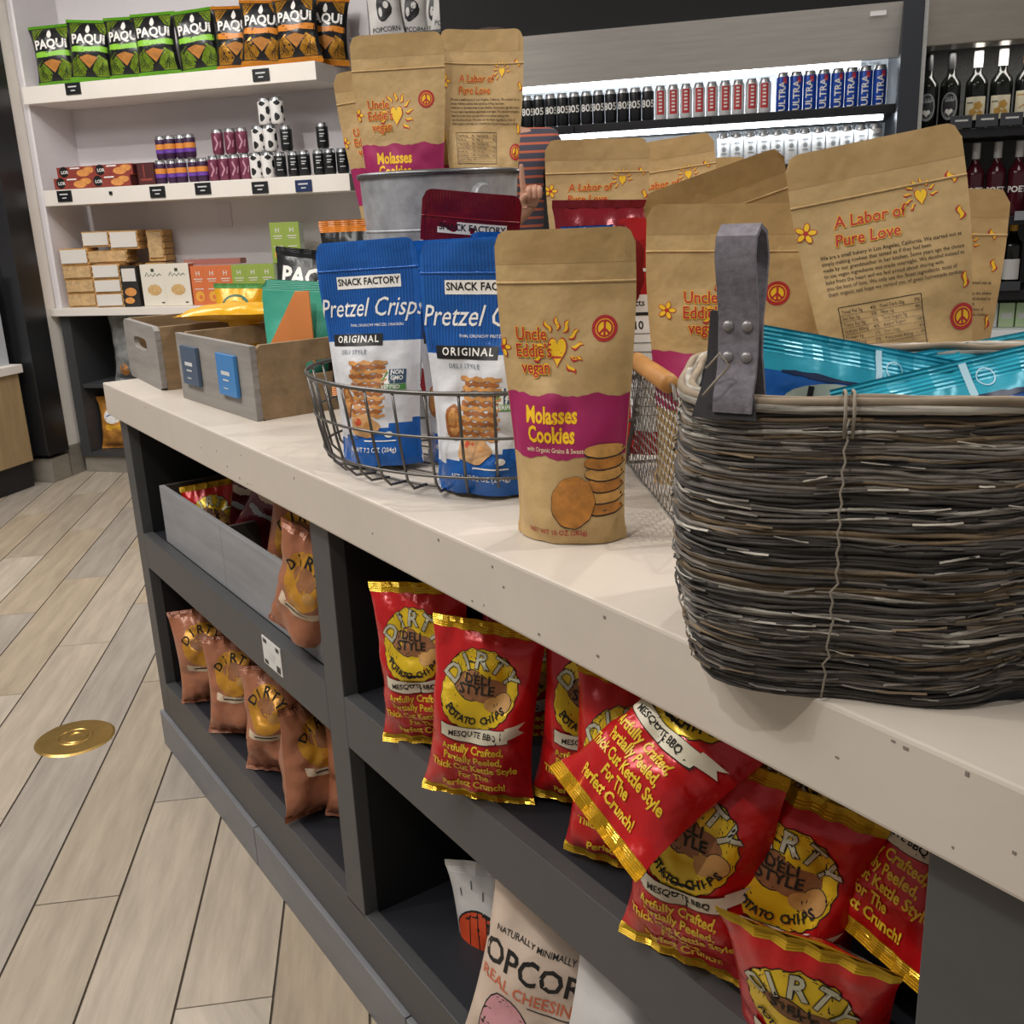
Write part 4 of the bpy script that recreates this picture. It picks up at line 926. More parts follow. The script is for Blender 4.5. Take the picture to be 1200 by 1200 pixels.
bag_parts(o, F, B, .25, [m_pb], seals=(.05, .05)); posed(o, atd(690, 392, 1.215), .25, 56, 2, 0)

# ================================================================== CRATES
m_crate = mat('grey_washed_wood', '#8B8680', .7, nz=(7, .25), stretch=(.5, 4, 5)); m_crate_w = mat('weathered_brown_wood', '#8A7152', .7, nz=(7, .3), stretch=(4, .5, 5)); m_cin = mat('crate_inside_brown', '#8B6F4B', .7, nz=(8, .25))
def slot_panel(w, h, t, cx, cz, sw, sh, n=20):
    """board in the xz plane with a rounded hand slot"""
    mb = MB(); O = []; I = []
    for k in range(4 * n):
        a = 2 * PI * k / (4 * n); c, s = math.cos(a), math.sin(a)
        q = min(sw / 2 / max(abs(c), 1e-6), sh / 2 / max(abs(s), 1e-6)); rr = (abs(c) ** 4 / (sw / 2) ** 4 + abs(s) ** 4 / (sh / 2) ** 4) ** -.25
        I.append((cx + rr * c, cz + rr * s))
        tx = ((w / 2 - cx) if c > 0 else (w / 2 + cx)) / max(abs(c), 1e-6); tz = ((h - cz) if s > 0 else cz) / max(abs(s), 1e-6); q = min(tx, tz); O.append((cx + q * c, cz + q * s))
    N = 4 * n; vs = [(x, 0, z) for x, z in O] + [(x, 0, z) for x, z in I] + [(x, t, z) for x, z in O] + [(x, t, z) for x, z in I]; fs = []
    for k in range(N):
        j = (k + 1) % N; fs += [(k, j, N + j, N + k)[::-1], (2 * N + k, 2 * N + j, 3 * N + j, 3 * N + k), (N + k, N + j, 3 * N + j, 3 * N + k)[::-1], (k, j, 2 * N + j, 2 * N + k)]
    return mb.add(vs, fs)
def crate(label, loc, rz, w, d, h, slot_front=False, slot_side=None, t=.011):
    o = thing('wooden_crate', label, 'crate', loc, rz, 'wooden crates on the worktop')
    if slot_front: q = slot_panel(w, h, t, 0, h * .66, .12, .026).build('front_board', m_crate, o)
    else: q = MB().box(-w / 2, 0, 0, w / 2, t, h, bev=.001).build('front_board', m_crate, o)
    MB().box(-w / 2, d - t, 0, w / 2, d, h, bev=.001).build('back_board', m_crate_w, o)
    for sx in (-1, 1):
        if slot_side:
            e = slot_panel(d - 2 * t, h, t, 0, h * .62, .075, .024).build('side_board', m_crate_w, o); e.rotation_euler = (0, 0, PI / 2); e.location = (sx * (w / 2 - (0 if sx > 0 else t)), d / 2, 0)
        else: MB().box(sx * w / 2 - (t if sx > 0 else 0), t, 0, sx * w / 2 + (0 if sx > 0 else t), d - t, h, bev=.001).build('side_board', m_crate_w, o)
    MB().box(-w / 2 + t, t, .003, w / 2 - t, d - t, .012).build('bottom_board', m_cin, o)
    for k in range(5):   # finger joints at the near corner
        z = h * (.04 + .19 * k); MB().box(w / 2 - .0006, .0006, z, w / 2 + .0008, t, z + h * .1).build('finger_joint', m_crate, o)
    return o
c1 = crate('wooden crate with hand slot in its grey front at the far worktop end', (-2.262, .578, .88), R(-3), .30, .30, .128, slot_front=True)
c2 = crate('low wooden crate with two blue labels on its front board', (-1.815, .583, .88), R(2.5), .352, .27, .126, slot_side=True)
for x, mt, nm in ((-.098, mat('slate_blue_card', '#46566B', .5), 'slate blue label card'), (.080, mat('sky_blue_card', '#3E7DB8', .45), 'bright blue label card')):
    q = MB().box(x - .040, -.008, .034, x + .040, -.001, .106, bev=.001).build('label_card', mt, c2); q['label'] = nm
    link('card_print', print_mesh('card_print', FlatS(-.008), [(rect(x - .02, .070, x + .018, .077), m_tagt), (rect(x - .014, .060, x + .012, .063), m_tagt), (rect(x - .014, .046, x + .006, .048), m_tagt)], 0), q)
q = MB().box(.1765, .150, .012, .1805, .19, .120, bev=.001).build('label_card', MATS['slate_blue_card'], c2); q['label'] = 'slate label card on the side board'
# bags lying in and over the crates
m_yel = mat('yellow_foil', '#D9A21B', .28, .1, bump=(24, .3)); m_teal = mat('teal_pouch', '#3FA58C', .45, bump=(24, .2)); m_orgc = mat('orange_card', '#E08A4A', .6)
def simple_bag(name, label, kind, W, H, Tk, seed, mt, seal=None, wr=1.2, mif=None, mats=None, **kw):
    o = thing(name, label, 'snack bag'); F, B = bag_grids(kind, W, H, Tk, seed, 20, 30, wr, **kw)
    bag_parts(o, F, B, H, mats or [mt], mif, seals=(.05, .06) if kind == 'pillow' else (0, .09), seal_mat=seal, gus=(kind != 'pillow')); return o, GridS(F, W, H)
o, S = simple_bag('snack_bag', 'yellow snack bag lying across the rims of the two crates', 'pillow', .14, .235, .04, 61, m_yel)
o.location = (-2.095, .625, 1.030); o.rotation_euler = (R(-90), R(0), R(-32))
o, S = simple_bag('snack_bag', 'yellow bag with green band and round emblem standing in the crate', 'pillow', .11, .16, .04, 62, m_yel, seal=mat('green_band', '#5E9A5A', .4))
link('emblem', print_mesh('emblem', S, [(ell(0, .115, .032, .022), mat('emblem_green', '#1F5B3C', .5)), (ell(0, .115, .026, .017), m_yel), (ell(0, .112, .015, .012), MATS['emblem_green'])], .012), o)
posed(o, atd(280, 378, 2.13), .16, 46, -8, 2)
o, S = simple_bag('snack_bag', 'teal pouch with white lettering standing in the labelled crate', 'pouch', .135, .185, .05, 63, m_teal)
link('lettering', print_mesh('lettering', S, [(T('NOKA', 0, .062, .03, .02), m_white_ink), (rect(-.03, .03, .03, .033), m_white_ink)], .01), o)
posed(o, atd(350, 392, 1.79), .185, 46, -6, 4)
o = thing('display_card', 'orange card with a slanted edge leaning in the labelled crate', 'card', (-1.716, .668, .895), R(42))
mb = MB(); P = [(-.075, 0), (.07, 0), (.07, .19), (.045, .19)]; mb.add([(x, 0, z) for x, z in P] + [(x, .004, z) for x, z in P], [(0, 1, 2, 3), (7, 6, 5, 4), (0, 4, 5, 1), (1, 5, 6, 2), (2, 6, 7, 3), (3, 7, 4, 0)]); mb.build('card', m_orgc, o)
mb = MB(); mb.box(-.07, .004, 0, .065, .03, .004); mb.build('foot', m_orgc, o)
o, S = simple_bag('tortilla_chip_bag', 'black tortilla chip bag with white lettering behind the teal pouch', 'pillow', .15, .235, .06, 64, m_foil_blk)
link('logo', print_mesh('logo', S, [(T('PAQUi', 0, .185, .042, .035), m_white_ink), (poly([(-.05, .12), (.05, .125), (.0, .165)]), MATS['tortilla_chip']), (ell(.02, .13, .022, .014), mat('berry_print', '#8A3A55', .5)), (ell(-.02, .11, .018, .012), MATS['berry_print'])], .012), o)
posed(o, atd(366, 370, 1.88), .235, 50, -3, 8)
o, S = simple_bag('tortilla_chip_bag', 'black chip bag with orange seal rising behind the left blue pretzel bag', 'pillow', .10, .27, .05, 65, m_foil_blk, seal=mat('orange_seal', '#D6812F', .35))
link('logo', print_mesh('logo', S, [(T('PAQUi', 0, .225, .026, .035), m_white_ink)], .012), o)
posed(o, atd(418, 362, 1.60), .27, 52, -2, 0)

# ================================================================== WOVEN BASKET
BA = R(42); bc_ = Vector((-.393, .669, 0))
wb = thing('woven_basket', 'grey woven strand basket with felt handle at the right of the worktop', 'basket', (bc_.x, bc_.y, .88), BA)
GS = [mat('strand_%s' % n_, c, .85, nz=(60, .8), stretch=(.3, .3, 5)) for n_, c in (('grey', '#736C64'), ('dark', '#35312E'), ('brown', '#6E5D47'), ('pale', '#A09A8F'), ('smoke', '#4F4A45'))]
def foot(th, t):
    """outline point at angle th and height fraction t"""
    a, b = .208 + .006 * math.sin(PI * t), .124 + .004 * math.sin(PI * t)
    k = 1 - .05 * (1 - t) ** 3
    c, s = math.cos(th), math.sin(th); e = 4.6
    r = (abs(c / a) ** e + abs(s / b) ** e) ** (-1 / e) * k
    x, y = r * c, r * s
    if y < 0: y += .020 * math.exp(-((x - .02) / .035) ** 2) * (1.0 - .6 * t) + .006 * math.exp(-((x + .10) / .03) ** 2)
    return x, y
NC = 74; HB = .196; rnd = random.Random(11); NS = 84
for k in range(NC):
    t = (k + .5) / NC; mb = MB(); mi = rnd.choice((0, 0, 1, 1, 2, 2, 3, 4, 4))
    for q in range(2):
        sd = rnd.uniform(0, 99); pts = []
        for i in range(NS):
            th = 2 * PI * i / NS; x, y = foot(th, t); n_ = noise.noise(Vector((3 * math.cos(th), 3 * math.sin(th), sd))); n2 = noise.noise(Vector((5 * math.cos(th), 5 * math.sin(th), sd + 40)))
            dl = math.hypot(x, y); o_ = .0035 * n_ + .001 * q
            sag = -.010 * math.exp(-((x - .02) / .05) ** 2) * (1 - t) * (1 if y < 0 else 0)
            pts.append((x * (1 + o_ / dl), y * (1 + o_ / dl), HB * t + .0032 * n2 + (q - .5) * .0016 - sag))
        mb.tube(pts, .00165, 4, True, mi=0)
    mb.build('strand', GS[mi], wb, True)
sp = MB()
for k in range(420):   # frayed loose fibres lying on the courses
    t = rnd.uniform(.03, .98); th = rnd.uniform(PI * .9, PI * 2.1); L = rnd.uniform(.06, .22); dz = rnd.uniform(-.004, .004); pts = []
    for i in range(5):
        h = th + L * i / 4; x, y = foot(h, t); f = 1 + (.0042 + rnd.uniform(-.001, .0012)) / math.hypot(x, y); sag = -.010 * math.exp(-((x - .02) / .05) ** 2) * (1 - t) * (1 if y < 0 else 0)
        pts.append((x * f, y * f, HB * t + dz * i / 4 - sag))
    sp.tube(pts, rnd.uniform(.0005, .0011), 3, mi=rnd.randrange(5))
tag(sp.build('loose_fibres', GS, wb), kind='stuff')
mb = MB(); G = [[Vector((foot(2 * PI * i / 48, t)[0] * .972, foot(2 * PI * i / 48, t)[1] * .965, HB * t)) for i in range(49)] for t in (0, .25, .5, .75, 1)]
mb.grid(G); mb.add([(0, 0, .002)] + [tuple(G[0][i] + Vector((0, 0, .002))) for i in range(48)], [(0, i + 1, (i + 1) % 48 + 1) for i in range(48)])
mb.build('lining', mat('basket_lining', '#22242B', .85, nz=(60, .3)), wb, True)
for k in range(6):
    sd = k * 3.3; pts = []
    for i in range(NS):
        th = 2 * PI * i / NS; x, y = foot(th, 1); n_ = noise.noise(Vector((2.5 * math.cos(th), 2.5 * math.sin(th), sd))); f = 1 + (-.004 + .004 * (k % 3) + .003 * n_) / math.hypot(x, y)
        pts.append((x * f, y * f, HB + .001 + .0042 * (k // 3) + .0028 * noise.noise(Vector((4 * math.cos(th), 4 * math.sin(th), sd + 7)))))
    mb = MB(); mb.tube(pts, .0031, 6, True); mb.build('rim_strand', mat('rim_strand_tan', '#857561', .75, nz=(35, .4), stretch=(.25, .25, 3)) if k % 2 else GS[3], wb, True)
m_thr = mat('stitch_thread', '#8C8375', .8)
for sx in (-.108, .022, .13):
    # stitched seam down the front: short slanted loops, course by course
    pts = []
    for k in range(15):
        for dz, do in ((0, .006), (.5, .0075)):
            t = (k + dz) / 15
            th = min((2 * PI * i / 400 for i in range(200, 400)), key=lambda h: abs(foot(h, t)[0] - sx - .008 * (t - .5)))
            x, y = foot(th, t); pts.append((x + .0008 * (1 if dz else -1), y - do, HB * t + .002 - (-.010 * math.exp(-((x - .02) / .05) ** 2) * (1 - t))))
    mb = MB(); mb.tube(pts, .0008, 5); mb.build('stitch', m_thr, wb, True)
    x, y = pts[-1][0], pts[-1][1] + .006
    for dx in (-.003, .002):
        mb = MB(); mb.tube([(x + dx, y - .006, HB - .016), (x + dx, y - .011, HB), (x + dx, y - .006, HB + .012), (x + dx, y + .007, HB + .011), (x + dx, y + .011, HB), (x + dx, y + .007, HB - .012)], .0011, 5); mb.build('rim_tie', m_thr, wb, True)
# felt handle on the near left corner
m_felt = mat('grey_felt', '#77737A', .95, nz=(160, .3), bump=(220, .08)); m_feltd = mat('dark_leather', '#2E2C2E', .8)
hp = [(.0125, .1945), (.0128, .199), (.0115, .206), (.007, .216), (.0045, .228), (.0045, .252), (.009, .272), (.013, .288), (.011, .300), (.003, .306), (-.007, .302), (-.012, .288), (-.010, .272), (-.0045, .252), (-.0045, .228), (-.009, .214), (-.0135, .198), (-.015, .185)]
hx, hy = -.170, -.108
H_ = thing  # keep name short below
def ribbon(path, w, t, mt, name, par, wf=None):
    mb = MB(); P = [Vector((0, -d, z)) for d, z in path]; vs = []; n = len(P)
    for i in range(n):
        tg = (P[min(i + 1, n - 1)] - P[max(i - 1, 0)]).normalized(); nn = tg.cross(Vector((1, 0, 0))).normalized(); ww = w * (wf(i / (n - 1)) if wf else 1)
        for sx, sn in ((-1, 1), (1, 1), (1, -1), (-1, -1)): vs.append(P[i] + Vector((sx * ww / 2, 0, 0)) + nn * sn * t / 2)
    fs = []
    for i in range(n - 1):
        for k in range(4): fs.append((i * 4 + k, (i + 1) * 4 + k, (i + 1) * 4 + (k + 1) % 4, i * 4 + (k + 1) % 4))
    fs += [(0, 1, 2, 3), tuple((n - 1) * 4 + k for k in (3, 2, 1, 0))]
    q = mb.add(vs, fs).build(name, mt, par); return auto(q, 40)
strap = ribbon(hp, .025, .003, m_felt, 'felt_strap', wb); strap.location = (hx, hy, 0); strap.rotation_euler = (0, 0, R(-18))
pl = ribbon([(.0165, .190), (.0150, .198), (.0120, .207), (.008, .222), (.0075, .256)], .034, .0024, m_feltd, 'strap_backing', wb, lambda t: 1.25 - .5 * t); pl.location = (hx, hy + .004, 0); pl.rotation_euler = (0, 0, R(-18))
pl.location = (hx - .004, hy + .006, 0)
m_rivet = mat('rivet_grey', '#8F8C8C', .4, .5)
for dx in (-.006, .006):
    for z in (.228, .247):
        mb = MB(); mb.lathe([(.0036, 0), (.0034, .0012), (.002, .0021), (0, .0023)], 12); r_ = mb.build('rivet', m_rivet, strap, True); r_.location = (dx, -.006, z); r_.rotation_euler = (PI / 2, 0, 0)
mb = MB(); mb.tube([(hx - .02, hy - .012, .222), (hx - .012, hy - .017, .232), (hx - .006, hy - .015, .224), (hx - .015, hy - .016, .214), (hx - .022, hy - .011, .205)], .0009, 5); mb.build('wire_tie', m_thr, wb, True)

# blue health snack bags in the woven basket
m_hb = mat('health_blue', '#1D5CA8', .25, .15, bump=(24, .3)); m_ht = mat('health_teal', '#2B9FB8', .3, .1, bump=(24, .2)); m_hn = mat('health_navy', '#12264A', .35); m_lime = mat('lime_ink', '#9CB83A', .5)
def health(label, seed, W, H, c, yaw, lean, roll):
    o = thing('snack_bag', label, 'snack bag', group='blue snack bags in the woven basket'); F, B = bag_grids('pillow', W, H, .05, seed, 22, 34, 1.3)
    bag_parts(o, F, B, H, [m_hb, m_ht], lambda u, v: 1 if v > .86 else 0, seals=(.05, .10), seal_mat=m_ht); S = GridS(F, W, H)
    link('lettering', print_mesh('lettering', S, [(ell(-W * .08, H * .755, W * .32, H * .085, 24), mat('label_grey_white', '#9DA79A', .5)), (T('health', -W * .08, H * .76, .030, .03), m_black_ink), (T('ONLY', -W * .08, H * .70, .010, .01), m_black_ink)], .006, .0006, .0003), o)
    link('leaf_print', print_mesh('leaf_print', S, [(ell(W * .1, H * .35, W * .25, H * .10, 20), m_lime), (wavy(-W * .42, W * .42, H * .845, H * .858, .001, 2, 3), m_hn), (stroke([(W * .05, H * .84), (W * .05, H * .985)], .005), mat('pale_seam', '#9FC3D2', .4)), (ring(W * .12, H * .92, .006, .0068), MATS['pale_seam'])], .01), o)['kind'] = 'stuff'
    return posed(o, c, H, yaw, lean, roll)
health('blue snack bag with teal seal and lettering at the left of the woven basket', 71, .17, .215, atd(985, 566, .79), 62, -8, 13)
health('blue snack bag with teal seal at the front right of the woven basket', 72, .17, .205, atd(1150, 588, .73), 50, -16, -12)
health('blue snack bag with teal seal at the back right of the woven basket', 73, .16, .22, atd(1180, 556, .82), 54, -14, -9)

# ================================================================== BAGS IN THE COUNTER BAYS
m_dred = mat('chip_bag_red', '#B8181A', .25, .15, bump=(13, .8)); m_dyel = mat('chip_badge_yellow', '#D8B51E', .3, .25, bump=(30, .2)); m_dgold = mat('chip_seal_gold', '#C9A227', .25, .55)
m_dbrown = mat('potato_brown', '#8A5A34', .6, nz=(50, .25)); m_dpeel = mat('potato_slice', '#B98A4A', .6, nz=(50, .2)); m_dcream = mat('ribbon_cream', '#CFC6AE', .5); m_dsil = mat('title_silver', '#B8B49C', .35, .3); m_dol = mat('title_shadow', '#17140C', .8)
m_dtext = mat('crafted_yellow', '#E3BE2B', .45)
DW, DH = .136, .215
def ribbon2d(cx, cz, w, h, bend=.006):
    up = []; n = 10
    for k in range(n + 1):
        x = cx - w / 2 + w * k / n; z = cz + bend * ((2 * k / n - 1) ** 2) - bend * .5; up.append((x, z))
    V = []; F = []
    for x, z in up: V += [(x, z - h / 2), (x, z + h / 2)]
    for k in range(n): F.append((2 * k, 2 * k + 2, 2 * k + 3, 2 * k + 1))
    return V, F
def make_dirty(seed, slump=.3, curl=0.0, wr=2.2):
    o = thing('kettle_chip_bag', '', 'chip bag', group='red kettle chip bags on the middle bay shelf')
    F, B = bag_grids('pillow', DW, DH, .075, seed, 22, 34, wr, slump=slump, curl=curl)
    bag_parts(o, F, B, DH, [m_dred], seals=(.05, .06), seal_mat=m_dgold); S = GridS(F, DW, DH)
    link('badge', print_mesh('badge', S, [(ell(0, .142, .047, .046, 64, .025, 20), m_dol), (ell(0, .142, .046, .045, 64, .025, 20), m_dyel), (ell(-.008, .146, .023, .017, 20, .06, 4), m_dol), (ell(-.008, .146, .022, .016, 20, .06, 4), m_dbrown), (ell(.010, .142, .022, .014, 20, .05, 3), m_dbrown), (ell(.030, .130, .012, .011, 16), m_dol), (ell(.030, .130, .0112, .0102, 16), m_dpeel), (ell(.018, .127, .010, .008, 16), m_dpeel)], .006, .0005, .00008), o)
    link('title_lettering', print_mesh('title_lettering', S, [(arc_text('DIRTY', 0, .134, .040, .027, -1.0, 1.0, .05), m_dol), (arc_text('DIRTY', 0, .134, .040, .027, -1.0, 1.0, .02), m_dsil), (T('DELI\nSTYLE', -.003, .147, .0145, .02, sx=1.1, line=.8), m_dol), (arc_text('POTATO CHIPS', 0, .150, .043, .0108, -.85, .85, .03, flip=True), m_dol)], .005, .0014, .0001), o)
    link('flavour_ribbon', print_mesh('flavour_ribbon', S, [(ribbon2d(.002, .094, .085, .017), m_dol), (ribbon2d(.002, .094, .083, .0155), m_dcream), (poly([(.040, .092), (.060, .100), (.054, .105), (.060, .112), (.040, .106)]), m_dcream), (T('MESQUITE BBQ', 0, .0925, .0088, .02), m_dol)], .006, .0018), o)
    link('crafted_lettering', print_mesh('crafted_lettering', S, [(T(t, 0, .075 - .0125 * k, .0128, .028, sx=.92), m_dtext) for k, t in enumerate(('Artfully Crafted,', 'Partially Peeled,', 'Thick Cut Kettle Style', 'For The', 'Perfect Crunch!'))], .005, .0007), o)
    Sb = BackS(B, DW, DH)
    link('ingredient_panel', print_mesh('ingredient_panel', Sb, [(rect(-.045, .145, .0, .19), m_dcream), (rect(.010, .150, .045, .188), m_dcream), (ell(.028, .170, .014, .014, 24, .04, 12), m_dyel), (rect(-.042, .175, -.004, .183), m_dol)] + [(rect(-.042, .148 + .006 * k, -.006, .1492 + .006 * k), m_dol) for k in range(4)] + [(stroke([(.004, .14), (.004, .20)], .003), m_white_ink)], .008), o)
    return o
DP = [make_dirty(81), make_dirty(82, .5), make_dirty(83, .1)]; dused = [0, 0, 0]
def dirty(var, label, c, yaw, lean=0, roll=0):
    o = DP[var] if not dused[var] else tree_copy(DP[var]); dused[var] = 1; o['label'] = label
    return posed(o, c, DH, yaw, lean, roll)
SZ = .547
DPC = make_dirty(84, .3, -.04, 1.6)
def dd(var, label, px, py, y, yaw, lean=0, roll=0): return dirty(var, label, at(px, py, 'y', y), yaw, lean, roll)
def db(var, label, px, py, dy, yaw, lean=0, roll=0, z=SZ):
    """bag resting on the shelf: bottom seal meets the shelf where the photograph shows it"""
    b = at(px, py, 'z', z + .002) + Vector((0, dy, 0)); return dirty(var, label, b + pose(yaw, lean, roll) @ Vector((0, 0, DH / 2)), yaw, lean, roll)
db(0, 'red chip bag standing at the left end of the middle bay, behind the front one', 482, 880, .030, 38, -4, -3)
db(1, 'red chip bag standing upright in front at the left of the middle bay', 546, 940, .016, 38, -6, 5)
dd(2, 'dark red chip bag in the shadow behind the two leftmost bags', 618, 800, .690, 36, -4, 2)
db(1, 'red chip bag with visible badge left of the diagonal bag', 648, 962, .050, 36, -4, 5)
dd(0, 'red chip bag lying diagonally on top with its gold seal toward the floor', 806, 866, .545, 14, -54, 25)
db(2, 'red chip bag under the diagonal one, showing only yellow lettering', 706, 1030, .028, 30, -4, 4)
db(0, 'red chip bag standing at the front edge below the diagonal bag', 790, 1136, .014, 20, -3, 5)
dd(1, 'red chip bag with badge leaning in the centre right of the pile', 922, 1048, .592, 20, 2, 8)
dd(2, 'red chip bag with slanted yellow lettering against the right bay wall', 1088, 968, .660, 2, -36, 10)
o = DPC; o['label'] = 'red chip bag with its top flopped toward the camera at the bottom of the pile'
posed(o, at(955, 1165, 'y', .560), DH, 22, 12, 4)
dd(0, 'dark red chip bag deep in the shadow behind the pile', 905, 955, .700, 28, -6, 14)
dd(2, 'red chip bag at the back under the worktop edge, right of the diagonal one', 985, 930, .730, 20, -8, 30)
dd(0, 'red chip bag behind the diagonal bag, catching a pale highlight', 752, 835, .690, 28, -10, 26)
db(2, 'red chip bag in the lowest right corner of the pile', 1075, 1330, .06, 70, 4, 8)
dd(1, 'red chip bag behind the badge bags near the middle of the pile', 852, 985, .690, 36, -4, -6)

# tan chip bags, lower left bay
m_tan = mat('tan_chip_bag', '#A5694C', .32, .1, bump=(14, .8)); m_tlab = mat('tan_bag_label', '#C9B59A', .5); m_tgold = mat('tan_bag_gold', '#C28A2A', .35, .3, nz=(30, .3)); m_blu = mat('tan_bag_blue', '#8FA3B5', .5)
def make_tan(seed):
    o = thing('kettle_chip_bag', '', 'chip bag', group='tan kettle chip bags'); F, B = bag_grids('pillow', DW, DH, .092, seed, 20, 30, 2.8, slump=.5)
    bag_parts(o, F, B, DH, [m_tan], seals=(.05, .06), seal_mat=m_tan); S = GridS(F, DW, DH)
    link('badge', print_mesh('badge', S, [(ell(0, .142, .044, .045, 48, .025, 16), m_tgold), (ell(0, .148, .024, .017, 20, .05, 4), m_dbrown), (ell(.022, .130, .012, .010, 14), m_dpeel), (arc_text('DIRTY', 0, .134, .039, .025, -1.0, 1.0, .02), m_dol)], .008, .0005, .0002), o)
    link('label_band', print_mesh('label_band', S, [(ribbon2d(0, .092, .082, .014), m_tlab), (rect(-.024, .089, .024, .092), m_dol)], .008), o)
    Sb = BackS(B, DW, DH); link('ingredient_panel', print_mesh('ingredient_panel', Sb, [(rect(-.03, .09, .03, .15), m_tlab)] + [(rect(-.025, .096 + .007 * k, .025, .098 + .007 * k), m_dol) for k in range(7)], .01), o)
    return o
TP = [make_tan(91), make_tan(92), make_tan(93)]; tused = [0, 0, 0]
def tanb(var, label, c, yaw, lean=0, roll=0):
    o = TP[var] if not tused[var] else tree_copy(TP[var]); tused[var] = 1; o['label'] = label; return posed(o, c, DH, yaw, lean, roll)
LB = 'y'
def tb_(var, label, px, py, dy, yaw, lean=0, roll=0):
    b = at(px, py, 'z', .181) + Vector((0, dy, 0)); return tanb(var, label, b + pose(yaw, lean, roll) @ Vector((0, 0, DH / 2)), yaw, lean, roll)
tb_(0, 'tan chip bag leftmost in the lower left bay', 229, 826, .04, 66, -4, -2)
tb_(1, 'tan chip bag second from the left, near the front of the lower left bay', 264, 864, .035, 58, -3, 2)
tb_(2, 'tan chip bag with gold badge in the middle of the lower left bay', 303, 912, .040, 44, -4, 1)
tb_(1, 'tan chip bag turned sideways with its label strip facing out, lower left bay', 350, 957, .035, 104, -3, 4)
tb_(0, 'tan chip bag at the right end of the lower left bay, cut by the divider', 398, 968, .045, 50, -4, 2)
tb_(2, 'tan chip bag at the back left of the lower left bay', 244, 822, .13, 80, -4, 2)

# grey bin in the upper left bay
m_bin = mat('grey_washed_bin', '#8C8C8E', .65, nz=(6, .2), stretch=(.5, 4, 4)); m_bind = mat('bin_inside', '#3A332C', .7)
bn = thing('divided_bin', 'long grey washed wooden bin with a divider in the upper left bay', 'bin', (-2.175, .552, .547))
BL, BD, BH = .845, .26, .125
MB().box(0, 0, 0, BL * .45, .011, BH, bev=.001).build('front_board', m_bin, bn); MB().box(BL * .45 + .001, 0, 0, BL, .011, BH, bev=.001).build('front_board', m_bin, bn)
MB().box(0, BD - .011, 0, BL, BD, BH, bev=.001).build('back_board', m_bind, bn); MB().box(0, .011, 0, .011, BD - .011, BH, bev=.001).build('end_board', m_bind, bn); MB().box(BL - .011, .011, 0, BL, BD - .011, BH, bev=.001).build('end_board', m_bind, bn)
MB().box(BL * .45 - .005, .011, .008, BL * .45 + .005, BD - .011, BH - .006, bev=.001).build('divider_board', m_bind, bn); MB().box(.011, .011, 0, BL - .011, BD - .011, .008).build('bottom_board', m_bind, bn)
m_wine = mat('dark_wine_foil', '#5A1822', .25, .15, bump=(22, .35))
dirty(2, 'red chip bag with yellow badge sitting in the left half of the bin', at(258, 622, LB, .645), 56, -10, -8)['group'] = 'bags in the grey bin'
for k, (px, py, y, yw, rl, lab) in enumerate(((300, 590, .69, 40, 8, 'dark wine-coloured snack bag at the back left of the bin'), (322, 600, .66, 46, 30, 'dark wine-coloured snack bag slanting by the bin divider'), (345, 590, .74, 40, -6, 'dark wine-coloured snack bag at the back right of the bin'), (245, 555, .74, 36, -12, 'olive-topped dark snack bag in the bin shadow'))):
    o, S = simple_bag('snack_bag', lab, 'pillow', .13, .20, .06, 100 + k, m_wine if k < 3 else mat('olive_foil', '#4A4526', .3, .2)); o['group'] = 'bags in the grey bin'
    link('label_strip', print_mesh('label_strip', S, [(wavy(-.05, .05, .12, .135, .002, 2, k), m_tlab), (wavy(-.05, .05, .09, .10, .002, 2, k), m_gry)], .01), o); posed(o, at(px, py, LB, y), .20, yw, -6, rl)
tanb(0, 'tan chip bag with blue-white front standing in the right half of the bin', at(352, 645, LB, .64), 50, -6, 14)['group'] = 'bags in the grey bin'
tanb(1, 'tan chip bag hanging over the bin front beside the divider', at(366, 690, LB, .555), 30, 12, 24)['group'] = 'bags in the grey bin'

# popcorn bags, lower middle bay
m_pop = mat('popcorn_bag_cream', '#CDB8A6', .45, nz=(6, .06), bump=(12, .6)); m_popw = mat('popcorn_bag_white', '#C9C6C3', .45, bump=(20, .25)); m_pink = mat('pig_pink', '#C58C93', .5); m_orp = mat('pattern_orange', '#CF4A22', .5); m_cor = mat('coral_ink', '#C96A4A', .5)
o = thing('popcorn_bag', 'cream popcorn bag with black lettering in the lower middle bay', 'popcorn bag'); F, B = bag_grids('pillow', .21, .31, .11, 111, 26, 38, 1.5)
bag_parts(o, F, B, .31, [m_pop], seals=(.05, .06)); S = GridS(F, .21, .31)
link('title_lettering', print_mesh('title_lettering', S, [(T('POPCORN', -.022, .190, .042, .02), m_black_ink), (T('REAL CHEESINESS', -.015, .160, .021, .015), m_cor), (T('NATURALLY MINIMALLY PROCESSED', .0, .222, .0105, .006), m_black_ink), (rect(-.02, .148, .05, .1495), m_black_ink)], .008), o)
link('pink_shape', print_mesh('pink_shape', S, [(ell(-.045, .095, .042, .052, 24, .06, 3), m_black_ink), (ell(-.045, .095, .040, .050, 24, .06, 3), m_pink), (ell(-.03, .07, .02, .014, 16), m_cor), (ring(-.03, .07, .013, .0145), m_black_ink)], .01), o)
link('round_badge', print_mesh('round_badge', S, [(ell(.062, .228, .013, .015, 20), mat('badge_dark_green', '#1E4A3A', .5)), (stroke([(.055, .230), (.061, .222), (.069, .236)], .004), m_white_ink)], .008), o)
posed(o, at(648, 1152, LB, .60), .31, 40, -8, 12)
o = thing('popcorn_bag', 'pale bag with orange arc pattern behind the cream popcorn bag', 'popcorn bag'); F, B = bag_grids('pillow', .16, .27, .08, 112, 20, 30, 1.5)
bag_parts(o, F, B, .27, [m_popw], seals=(.05, .06)); S = GridS(F, .16, .27)
